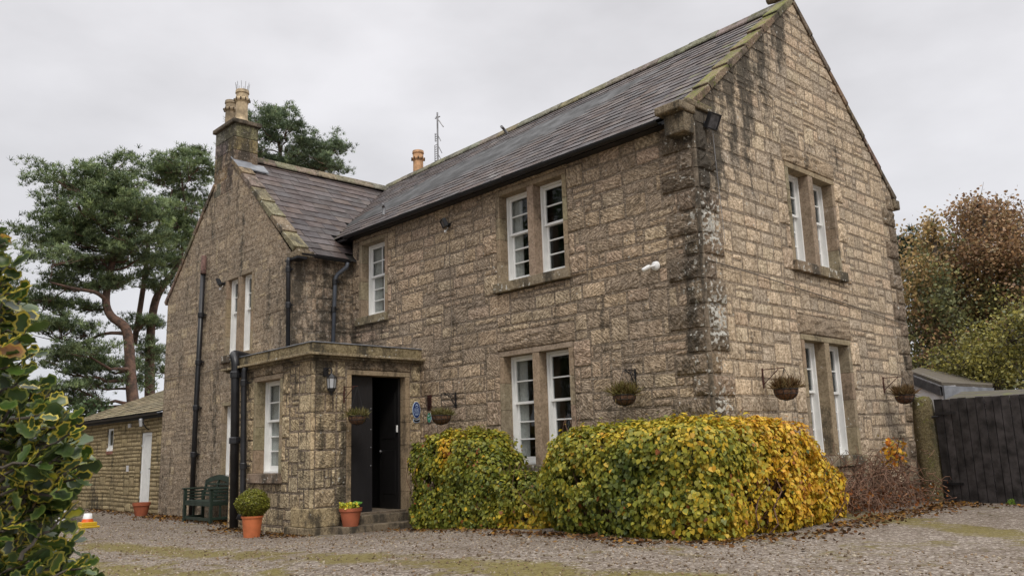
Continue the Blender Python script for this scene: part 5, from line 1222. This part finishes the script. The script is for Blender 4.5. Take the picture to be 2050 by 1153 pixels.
hedge('climbing_shrub', [(-2.75, -.50, .42, .58, .50, .44), (-1.45, -.70, .78, .46, .62, .70), (-.75, -.85, .80, .75, .82, .69), (.10, -.72, .82, .80, .90, .70), (.48, .10, .82, .50, .80, .68), (.38, .95, .70, .42, .66, .60), (.30, 1.55, .46, .36, .46, .44)],
      66000, 'wide yellow green autumn shrub wrapped round the near corner of the house', pal_main, 32, stems=120)

# tangle of bare brown stems on the gable foot
tw = empty('bare_climber', (.4, 3.6, .2), 'tangle of leafless brown climber stems along the gable foot', 'climber')
mb = MB(); rs = np.random.RandomState(8)
for k in range(620):
    y = rs.uniform(1.9, 5.0); top = .35+.55*np.exp(-((y-3.1)/.7)**2)+.72*np.exp(-((y-4.35)/.42)**2); x = .12+abs(rs.normal())*.30
    z = .12+rs.uniform(0, 1)*top*.9; p = Vector((min(x, .95), y, z)); d = Vector((rs.normal()*.5, rs.normal(), rs.normal()*.8)).normalized(); pts = [p]
    for i in range(6):
        d = (d+Vector((rs.normal()*.35, rs.normal()*.35, rs.normal()*.35-.10))).normalized(); q_ = pts[-1]+d*.085
        q_.x = max(.04, min(q_.x, 1.0)); q_.z = max(.14, min(q_.z, top+.28)); pts.append(q_)
    mb.tube(pts, .0045 if k % 3 else .008, 4, cap=False)
mb.build('stems', M['twig'], tw)
def scatter(name, pos, cols, scl, parent, mat='dry', hang=.5, tmpl=None, normal=None, spread=1):
    n = len(pos); rs_ = np.random.RandomState(n); return cloud(name, HEART, HF, [0]*4, pos, rots(n, normal, spread, rs_, hang), rs_.uniform(scl[0], scl[1], n), cols[:, None, :], M[mat], parent)
n = 170; pos = np.stack([.22+rs.uniform(0, .22, n), 4.45+rs.normal(size=n)*.17, 1.02+rs.normal(size=n)*.11], 1)
scatter('leaves', pos, np.array([lin(c) for c in ('b7862a', 'a9641f', 'c79a33', '8c7a2a')])[rs.randint(0, 4, n)], (.04, .075), tw, 'leaf')
n = 420; pos = np.stack([.12+rs.uniform(0, .8, n), rs.uniform(1.9, 5.0, n), .2+rs.uniform(0, .5, n)**1.5], 1)
scatter('dead_leaves', pos, np.array([lin(c) for c in ('7a4a2c', '8a5a35', '5e3a26', '9a6a3a')])[rs.randint(0, 4, n)], (.03, .05), tw)
# fallen leaves on the gravel: nobody could count them
n = 9000; X, Y = [], []
def strip(x0, y0, x1, y1, w, m):
    t = rs.uniform(0, 1, m); o = np.abs(rs.normal(size=m))*w; L = math.hypot(x1-x0, y1-y0); nx, ny_ = (y1-y0)/L, -(x1-x0)/L
    X.append(x0+(x1-x0)*t+nx*o); Y.append(y0+(y1-y0)*t+ny_*o)
strip(-14.3, WY, -8.9, WY, .35, 1500); strip(PX0, PY0, PX1+.2, PY0, .25, 600); strip(-5.6, -.9, -2.6, -1.0, .25, 300); strip(-2.4, -1.4, .5, -1.8, .22, 600)
strip(.5, -1.8, 1.3, .2, .3, 450); strip(1.0, .5, .8, 5.0, .3, 1100); strip(.9, 4.9, 4.5, 4.2, .25, 300); strip(-19, OY, -14.6, OY, .3, 500); strip(-12, -8, 8, -8, 4, 500)
xs, ys = np.concatenate(X), np.concatenate(Y); zs = np.array([gz(a, b) for a, b in zip(xs, ys)])+.008
pos = np.stack([xs, ys, zs+rs.uniform(0, .012, len(xs))], 1)
o = scatter('fallen_leaves', pos, np.array([lin(c) for c in ('5f4028', '6f4e30', '4c3424', '7f6340', '8f6a34', '5a4630', '3a2c20')])[rs.randint(0, 7, len(xs))], (.022, .055), None, 'dry', 0, None, np.array([0, 0, 2.2]), .8)
tag(o, 'brown fallen leaves scattered along the wall foot and under the hedge', 'leaves', kind='stuff')
# loose stones of the gravel standing proud
n = 14000; xs = rs.uniform(-13, 8, n); ys = rs.uniform(-6.8, -1.2, n); ok = ~((xs < PX1+.5) & (ys > PY0-.1)); xs, ys = xs[ok], ys[ok]; n = len(xs)
zs = np.array([gz(a, b) for a, b in zip(xs, ys)])
OCT = [(1, 0, 0), (0, 1, 0), (-1, 0, 0), (0, -1, 0), (.1, .1, .7), (0, 0, -.7)]; OF = [(0, 1, 4), (1, 2, 4), (2, 3, 4), (3, 0, 4), (1, 0, 5), (2, 1, 5), (3, 2, 5), (0, 3, 5)]
cols = np.array([lin(c) for c in ('877a6c', 'a09282', '6f5f50', 'b0a496', '5c4d40', '927c66', '7e6a56')])[rs.randint(0, 7, n)][:, None, :]
o = cloud('loose_gravel', OCT, OF, [0]*8, np.stack([xs, ys, zs+.002], 1), rots(n, None, 1, rs), rs.uniform(.006, .013, n)*rs.choice([1, 1, 1, 1.9], n), cols, M['dry'], None)
tag(o, 'loose pale and brown gravel stones covering the forecourt', 'gravel', kind='stuff')
# weeds at the gate foot, a few tufts
wd = empty('weed_tuft', (2.0, 4.85, .2), 'small green weed growing at the foot of the black gate', 'weed')
n = 60; pos = np.stack([1.75+rs.uniform(-.05, .05, n), 4.97+rs.uniform(-.05, .02, n), .2+rs.uniform(0, .1, n)], 1)
scatter('leaves', pos, np.array([lin(c) for c in ('6f8a34', '5b7830')])[rs.randint(0, 2, n)], (.02, .035), wd, 'leaf')

# ------------------------------------------------------------------ trees
def branch_tube(mb, a, b, r0, r1, rs, wob=.08, n=6):
    a, b = Vector(a), Vector(b); L = (b-a).length; pts = []
    for i in range(n+1):
        t = i/n; p = a.lerp(b, t)+Vector((0, 0, math.sin(t*math.pi)*-.06*L)); 
        if 0 < i < n: p += Vector(rs.normal(size=3)*wob*L*.4)
        pts.append(p)
    mb.tube(pts, [r0+(r1-r0)*i/n for i in range(n+1)], 6, cap=False); return pts
TUFT = []; TFc = []
for k in range(9):
    a = 2.399*k; el = .25+.11*k; v = Vector((math.cos(a)*math.cos(el), math.sin(a)*math.cos(el), math.sin(el))); s = v.cross(Vector((0, 0, 1))).normalized()*.13
    TUFT += [tuple(-s*.6), tuple(s*.6), tuple(v+s*.25), tuple(v-s*.25)]; TFc.append((4*k, 4*k+1, 4*k+2, 4*k+3))
def pine(label, D, trunks, pads, seed, cols, group=None, tuft=.16, dens=1.35, root=None):
    rs = np.random.RandomState(seed); base = at(*trunks[0][0][:2], D); e_ = empty('pine_tree', (base.x, base.y, 0), label, 'pine tree', group)
    mb = MB(); nodes_ = []
    for tr in trunks:
        P = [at(px, py, D+dd) for px, py, rr, dd in tr]; rr = [t[2] for t in tr]
        # smooth
        Q, RQ = [], []
        for i in range(len(P)-1):
            p0, p1, p2, p3 = P[max(i-1, 0)], P[i], P[i+1], P[min(i+2, len(P)-1)]
            for t in (0, .25, .5, .75):
                Q.append(.5*((2*p1)+(p2-p0)*t+(2*p0-5*p1+4*p2-p3)*t*t+(3*p1-p0-3*p2+p3)*t**3)); RQ.append(rr[i]+(rr[i+1]-rr[i])*t)
        Q.append(P[-1]); RQ.append(rr[-1])
        if tr is trunks[0] or tr[0][1] > 700: Q.insert(0, Vector((Q[0].x, Q[0].y, -.2))); RQ.insert(0, RQ[0]*1.25)
        RQ = [r_*.56 for r_ in RQ]; mb.tube(Q, RQ, 10, cap=False); nodes_ += [(q_, r_) for q_, r_ in zip(Q, RQ)]
    br = mb; PP, CC = [], []
    for (px, py, rx, ry) in pads:
        dd = rs.uniform(-1.9, 1.9); c = at(px, py, D+dd); sc = (D+dd)/FPX; a, b = rx*sc, ry*sc
        cand = [(q_, r_) for q_, r_ in nodes_ if q_.z < c.z+.3] or nodes_
        q_, r_ = min(cand, key=lambda k: (k[0]-c).length+abs(k[0].z-(c.z-.6))*.4)
        L = (c-q_).length; pts = branch_tube(br, q_, c-Vector((0, 0, b*.4)), min(r_*.45, .035+.02*L), .02, rs)
        for _ in range(5):
            v = Vector(rs.normal(size=3)*np.array([a, a, b])*.5); branch_tube(br, pts[rs.randint(3, 7)], c+v, .022, .008, rs, n=4)
        vol = a*a*.9+a*b*2; m = int(190*vol*dens)+40
        sub = max(4, int(m/20)); cen = rs.normal(size=(sub, 3))*np.array([a*.72, a*.72, b*.60])+np.array(c)
        idx = rs.randint(0, sub, m); p = cen[idx]+rs.normal(size=(m, 3))*np.array([.20, .20, .085])
        PP.append(p); kk = rs.uniform(.55, 1.35, sub)[idx]; CC.append(np.array(cols)[rs.randint(0, len(cols), m)]*(kk*rs.uniform(.8, 1.2, m))[:, None])
    mb.build('trunk', M['pine'], e_, smooth=True)
    p = np.concatenate(PP); cc = np.concatenate(CC)[:, None, :]; m = len(p)
    cloud('crown', TUFT, TFc, [0]*9, p, rots(m, np.array([0, 0, 1.6]), .7, rs), rs.uniform(.7, 1.3, m)*tuft, cc, M['needle'], e_)
    return e_
PC = [lin(c) for c in ('6f7f5c', '7d8c68', '62725a', '8c9a76', '56664c', '7c8a5e')]
def auto_pads(poly_rows, seed, n_per):
    """rows of (y, x0, x1, rx, ry)"""
    r_ = random.Random(seed); out = []
    for (y, x0, x1, rx, ry, n) in poly_rows:
        for k in range(n): out.append((x0+(x1-x0)*(k+.5)/n+r_.uniform(-12, 12), y+r_.uniform(-12, 12), rx*r_.uniform(.8, 1.25), ry*r_.uniform(.8, 1.25)))
    return out
padsA = auto_pads([(330, 190, 250, 26, 15, 2), (365, 100, 290, 34, 16, 4), (400, 90, 300, 38, 17, 5), (435, 100, 310, 38, 17, 5), (475, 80, 300, 38, 16, 6), (515, 90, 300, 34, 14, 5), (560, 90, 260, 34, 14, 4), (610, 60, 190, 36, 12, 3), (655, 60, 200, 34, 12, 3),
                   (700, 95, 190, 36, 12, 3), (735, 100, 240, 34, 13, 3), (775, 90, 200, 32, 12, 3), (805, 120, 190, 22, 9, 2)], 1, 0)
pine('tall Scots pine with bent trunk at the left of the group', 34, [[(268, 820, .42, 0), (262, 760, .36, 0), (258, 690, .33, 0), (250, 655, .31, 0), (222, 632, .27, 0), (212, 600, .25, 0), (222, 540, .22, 0), (236, 470, .17, 0), (238, 400, .11, 0), (235, 345, .05, 0)],
     [(212, 600, .15, 0), (190, 585, .12, -.5), (150, 578, .10, -1), (100, 565, .05, -1.5)], [(255, 668, .14, 0), (210, 668, .10, .5), (160, 690, .07, 1), (120, 725, .03, 1)]], padsA, 41, PC, 'Scots pines behind the left wing')
padsB = auto_pads([(300, 335, 375, 22, 12, 2), (330, 310, 400, 30, 15, 3), (365, 310, 410, 32, 16, 3), (400, 310, 410, 32, 16, 3), (440, 310, 400, 32, 15, 3), (480, 310, 380, 30, 14, 3), (525, 280, 370, 28, 12, 3), (575, 260, 330, 26, 11, 2), (650, 270, 320, 24, 12, 2), (700, 290, 325, 26, 12, 2), (745, 290, 330, 26, 12, 2)], 2, 0)
pine('forked Scots pine with orange trunk close behind the left gable', 37, [[(300, 820, .40, 0), (300, 740, .34, 0), (302, 660, .31, 0), (312, 600, .29, 0), (335, 560, .24, 0), (360, 520, .17, 0), (372, 430, .10, 0), (360, 340, .05, 0)],
     [(268, 690, .22, 0), (280, 620, .20, 0), (292, 540, .18, 0), (300, 480, .14, 0), (330, 440, .08, 0), (345, 380, .05, 0)], [(300, 500, .12, 0), (270, 460, .07, 0), (262, 440, .05, 0)]], padsB, 42, PC, 'Scots pines behind the left wing')
padsC = auto_pads([(235, 505, 575, 20, 12, 3), (262, 455, 600, 24, 14, 4), (292, 455, 690, 24, 14, 6), (318, 520, 690, 26, 14, 5), (345, 520, 680, 26, 13, 5), (375, 540, 640, 24, 12, 4)], 3, 0)
pine('dark round topped pine behind the wing roof and chimney', 40, [[(570, 700, .4, 0), (575, 420, .3, 0), (565, 330, .16, 0), (550, 250, .06, 0)], [(575, 400, .2, 0), (640, 340, .1, 0), (670, 300, .05, 0)]], padsC, 43, [lin(c) for c in ('66745c', '708066', '5a6a56', '7a8868')], None, .17, 1.25)
padsD = auto_pads([(478, 1795, 1825, 20, 12, 1), (505, 1790, 1850, 24, 14, 2), (540, 1790, 1850, 26, 14, 2)], 5, 0)
pine('dark green pine partly hidden behind the far gable edge', 45, [[(1800, 800, .4, 0), (1800, 560, .3, 0), (1800, 480, .08, 0)]], padsD, 44, [lin(c) for c in ('2f3f30', '3a4a38')], None, .22, 1.2)

def broadleaf(label, D, trunks, clumps, seed, cols, leaf=(.045, .085), dens=1.0, cat='tree', spread=1.4, name='broadleaf_tree', cm=.72):
    rs = np.random.RandomState(seed); b0 = at(trunks[0][0][0], trunks[0][0][1], D); e_ = empty(name, (b0.x, b0.y, 0), label, cat)
    mb = MB(); nodes_ = []
    for tr in trunks:
        P = [at(px, py, D+dd) for px, py, rr, dd in tr]
        if tr is trunks[0]: P.insert(0, Vector((P[0].x, P[0].y, -.1))); rr = [tr[0][2]*1.2]+[t[2] for t in tr]
        else: rr = [t[2] for t in tr]
        mb.tube(P, rr, 8, cap=False)
        for i in range(len(P)-1):
            for t in (0, .33, .66): nodes_.append(P[i].lerp(P[i+1], t))
    PP, CC = [], []
    br = mb
    for (px, py, rx, ry, ci) in clumps:
        dd = rs.uniform(-spread, spread); c = at(px, py, D+dd); s = (D+dd)/FPX; a, b = rx*s, ry*s
        q_ = min([k for k in nodes_ if k.z < c.z+.2] or nodes_, key=lambda k: (k-c).length); branch_tube(br, q_, c, .035, .01, rs, n=5)
        for _ in range(8): branch_tube(br, c+Vector(rs.normal(size=3)*a*.2), c+Vector((rs.normal()*a*.8, rs.normal()*a*.8, abs(rs.normal())*b*.9)), .010, .003, rs, n=3)
        m = int(1500*a*b*dens)+120; sub = max(5, m//24); cen = rs.normal(size=(sub, 3))*np.array([a, a, b])*cm+np.array(c); idx = rs.randint(0, sub, m)
        PP.append(cen[idx]+rs.normal(size=(m, 3))*.16); pal_ = np.array(cols[ci]); kk = rs.uniform(.65, 1.2, sub)[idx]
        CC.append(pal_[rs.randint(0, len(pal_), m)]*(kk*rs.uniform(.75, 1.25, m))[:, None])
    mb.build('trunk', M['bark'], e_, smooth=True)
    p = np.concatenate(PP); cc = np.concatenate(CC)[:, None, :]; m = len(p)
    cloud('crown', LEAF, [(0, 1, 4, 5), (1, 2, 3, 4)], [0, 0], p, rots(m, None, 1, rs, .4), rs.uniform(leaf[0], leaf[1], m), cc, M['leaf'], e_); return e_
CB = [[lin(c) for c in ('84684f', '8c6f52', '6e5646', '967c5e', '7c6c50')], [lin(c) for c in ('8a7450', '967e56', '7a664a', 'a0885e', '76704a')], [lin(c) for c in ('62664a', '70724e', '585e44', '7c784e')], [lin(c) for c in ('74703c', '827c42', '666636', '8c8446', '5a5832')]]
r_ = random.Random(12); cl = []
def fill(rows, ci_fn):
    out_ = []
    for (y, x0, x1, rx, ry, n) in rows:
        for k in range(n):
            x = x0+(x1-x0)*(k+.5)/n+r_.uniform(-10, 10); yy = y+r_.uniform(-12, 12); out_.append((x, yy, rx*r_.uniform(.8, 1.2), ry*r_.uniform(.8, 1.2), ci_fn(x, yy)))
    return out_
cb = fill([(415, 1925, 2010, 16, 14, 3), (440, 1915, 2040, 20, 18, 4), (470, 1910, 2060, 26, 22, 5), (505, 1900, 2080, 28, 22, 6), (540, 1890, 2090, 30, 24, 6), (580, 1890, 2090, 30, 24, 6), (620, 1890, 2090, 30, 24, 6), (660, 1890, 2090, 30, 24, 6), (700, 1890, 2090, 30, 24, 5), (740, 1900, 2090, 30, 22, 5)],
          lambda x, y: (0 if y < 520 else (0 if r_.random() < .45 else (1 if r_.random() < .5 else 2))))
broadleaf('tall reddish brown autumn tree behind the gate at the right edge', 27, [[(1985, 780, .3, 0), (1982, 650, .22, 0), (1975, 520, .12, 0), (1970, 430, .04, 0)], [(1982, 650, .12, 0), (2030, 520, .07, 0), (2040, 440, .03, 0)], [(1982, 640, .1, 0), (1930, 520, .06, 0), (1932, 410, .02, 0)]], cb, 51, CB, (.045, .08), 2.6)
cb = fill([(455, 1862, 1880, 10, 14, 2), (490, 1850, 1890, 16, 16, 2), (525, 1840, 1905, 22, 20, 3), (560, 1825, 1910, 26, 22, 4), (600, 1820, 1910, 28, 22, 4), (640, 1820, 1910, 28, 22, 4), (680, 1820, 1910, 28, 22, 4), (715, 1825, 1915, 28, 20, 4), (745, 1830, 1915, 24, 18, 3)],
          lambda x, y: (1 if y < 620 and r_.random() < .6 else (0 if r_.random() < .35 else 2)))
broadleaf('russet autumn tree nearest the gable behind the low building', 25.5, [[(1870, 780, .25, 0), (1868, 640, .18, 0), (1872, 520, .08, 0), (1872, 450, .02, 0)]], cb, 52, CB, (.045, .085), 2.1)
cb = fill([(625, 2020, 2080, 22, 18, 2), (655, 1990, 2090, 26, 20, 4), (690, 1930, 2090, 28, 20, 5), (725, 1885, 2090, 28, 20, 7), (755, 1900, 2090, 26, 18, 6), (780, 1980, 2090, 24, 14, 3)], lambda x, y: 3 if r_.random() < .8 else 2)
broadleaf('yellow green bushy tree in front of the brown trees', 23, [[(1990, 800, .2, 0), (1995, 740, .14, 0), (2030, 660, .05, 0)], [(1992, 750, .08, 0), (1930, 720, .03, 0)]], cb, 53, CB, (.04, .07), 2.0)
cb = fill([(835, 150, 210, 22, 12, 3), (848, 100, 160, 22, 10, 3)], lambda x, y: 0)
broadleaf('low dark evergreen bush beyond the outbuilding roof', 32, [[(170, 880, .15, 0), (175, 835, .05, 0)]], cb, 54, [[lin('3c4a34'), lin('4a5a3c')]], (.07, .12), 1.3, 'bush', .8, 'evergreen_bush')

# ------------------------------------------------------------------ holly in the foreground
HO = []
for k in range(14):
    t = k/14; a = 2*math.pi*t; w = .30*abs(math.sin(a))**.8*(1 if math.sin(a) > 0 else -1); y = .5-.5*math.cos(a); sp = .075 if k % 2 else -.045
    HO.append((w+(sp if w > 0 else -sp)*(1 if abs(w) > .05 else 0), y, .05 if k % 2 else -.01))
HI = [(x*.72, .5+(y-.5)*.80, .0) for x, y, z in HO]
HV = HO+HI+[(0, .5, -.05)]; HFc = [(i, (i+1) % 14, 14+(i+1) % 14, 14+i) for i in range(14)]+[(14+i, 14+(i+1) % 14, 28) for i in range(14)]; HC = [1]*14+[0]*14
hol = empty('holly_bush', (3.6, -8.9, 0), 'variegated holly bush with yellow edged leaves in the left foreground', 'holly')
rs = np.random.RandomState(77); P0, TD, mbh = [], [], MB()
edge = [(440, 20), (520, 45), (600, 75), (680, 90), (740, 95), (800, 120), (860, 165), (920, 175), (1000, 165), (1060, 160), (1120, 180), (1170, 190), (1260, 190)]
def xedge(y):
    for (y0, x0), (y1, x1) in zip(edge[:-1], edge[1:]):
        if y0 <= y <= y1: return x0+(x1-x0)*(y-y0)/(y1-y0)
    return 30
for k in range(235):
    y = rs.uniform(450, 1250)**1.0; xe = xedge(y)-(34 if y < 760 else 20); x = xe-10-abs(rs.normal())*80 if k > 60 else xe-rs.uniform(-12, 25); D = rs.uniform(1.95, 2.6)
    tip = at(x, y, D); root = at(x-rs.uniform(60, 190), y+rs.uniform(10, 120), D+rs.uniform(-.05, .2)); pts = [root.lerp(tip, t)+Vector(rs.normal(size=3)*.006*(t < 1)) for t in [i/6 for i in range(7)]]
    mbh.tube(pts, [.0045, .004, .0035, .003, .003, .0025, .002], 5)
    d = (tip-root).normalized()
    for j in range(rs.randint(8, 13)):
        t = 1-(j*.085)-rs.uniform(0, .02)
        if t < 0: break
        p = root.lerp(tip, t); an = j*2.4+k; s = d.orthogonal().normalized(); s2 = d.cross(s); o_ = (s*math.cos(an)+s2*math.sin(an))
        P0.append(p+o_*.003); TD.append((o_*1.0+d*(.7 if j > 1 else 1.6)).normalized())
mbh.build('stems', M['bark'], hol)
n = len(P0); y_ = np.array(TD); zz_ = rs.normal(size=(n, 3))*.7+np.array([0, 0, .9])-np.array([CF[0], CF[1], 0])*.5
z_ = zz_-(zz_*y_).sum(1)[:, None]*y_; z_ /= np.linalg.norm(z_, axis=1)[:, None]; x_ = np.cross(y_, z_); ro = np.stack([x_, y_, z_], 2)
inn = np.array([lin(c) for c in ('2c3d1a', '33471c', '25351a', '3d5220', '2f4024')])[rs.randint(0, 5, n)]
ed = np.array([lin(c) for c in ('8a8538', 'a0953c', '6c7434', '4a5a2c', 'a89a3e', '586530', '3c4a26')])[rs.randint(0, 7, n)]
odd = rs.uniform(size=n); inn[odd > .985] = lin('7d5426'); ed[odd > .985] = lin('8f6f2a'); inn[(odd > .94) & (odd <= .975)] = lin('8f8a2c')
cloud('leaves', HV, HFc, HC, np.array(P0), ro, rs.uniform(.033, .053, n), np.stack([inn, ed], 1), M['hol'], hol)

# ------------------------------------------------------------------ trees round the forecourt (the window panes mirror them)
def far_tree(x, y, h, r, seed, label, pc=('4a5a3a', '56663f', '3f4d34')):
    rs = np.random.RandomState(seed); e_ = empty('garden_tree', (x, y, 0), label, 'tree', 'trees round the forecourt')
    mb = MB(); mb.tube([(x, y, -.2), (x+.1, y, h*.4), (x, y+.1, h*.95)], [.28, .2, .05], 8, cap=False); mb.build('trunk', M['bark'], e_)
    m = 12000; d = rs.normal(size=(m, 3)); d /= np.linalg.norm(d, axis=1)[:, None]; f = rs.uniform(.35, 1, m)**.6
    p = d*np.array([r, r, h*.44])*f[:, None]; p += d*(noise3(p, .8, seed)*.9)[:, None]; p += np.array([x, y, h*.56])
    cols = np.array([lin(c) for c in pc])[rs.randint(0, len(pc), m)][:, None, :]
    cloud('crown', LEAF, [(0, 1, 4, 5), (1, 2, 3, 4)], [0, 0], p, rots(m, None, 1, rs), rs.uniform(.14, .26, m), cols, M['leaf'], e_)
for k, (x, y, h, r, lb_) in enumerate([(-24, -13, 13, 4.2, 'tall dark garden tree far left across the forecourt'), (-19, -19, 14, 4.5, 'broad garden tree across the forecourt facing the front door'), (-13, -24, 13, 4.5, 'dark garden tree across the forecourt facing the lower windows'),
                                       (-29, -7.5, 11, 3.6, 'slender garden tree at the end of the forecourt past the outbuilding'), (19, 20, 9, 3.5, 'garden tree beyond the black gate facing the gable')]):
    far_tree(x, y, h, r, 90+k, lb_)
for k, (px, D, h, r, lb_, pc) in enumerate([(2420, 26, 7.5, 2.2, 'rusty brown tree just past the right end of the gate', ('80694e', '6a5844', '76704a')), (2680, 26, 7, 2.4, 'olive tree farther right behind the gate', ('6c703a', '7c7a44', '5a5832')), (-330, 36, 11, 4, 'dark tree left of the pines', ('4a5a3a', '56663f', '3f4d34'))]):
    p_ = at(px, 900, D); far_tree(p_.x, p_.y, h, r, 120+k, lb_, pc)
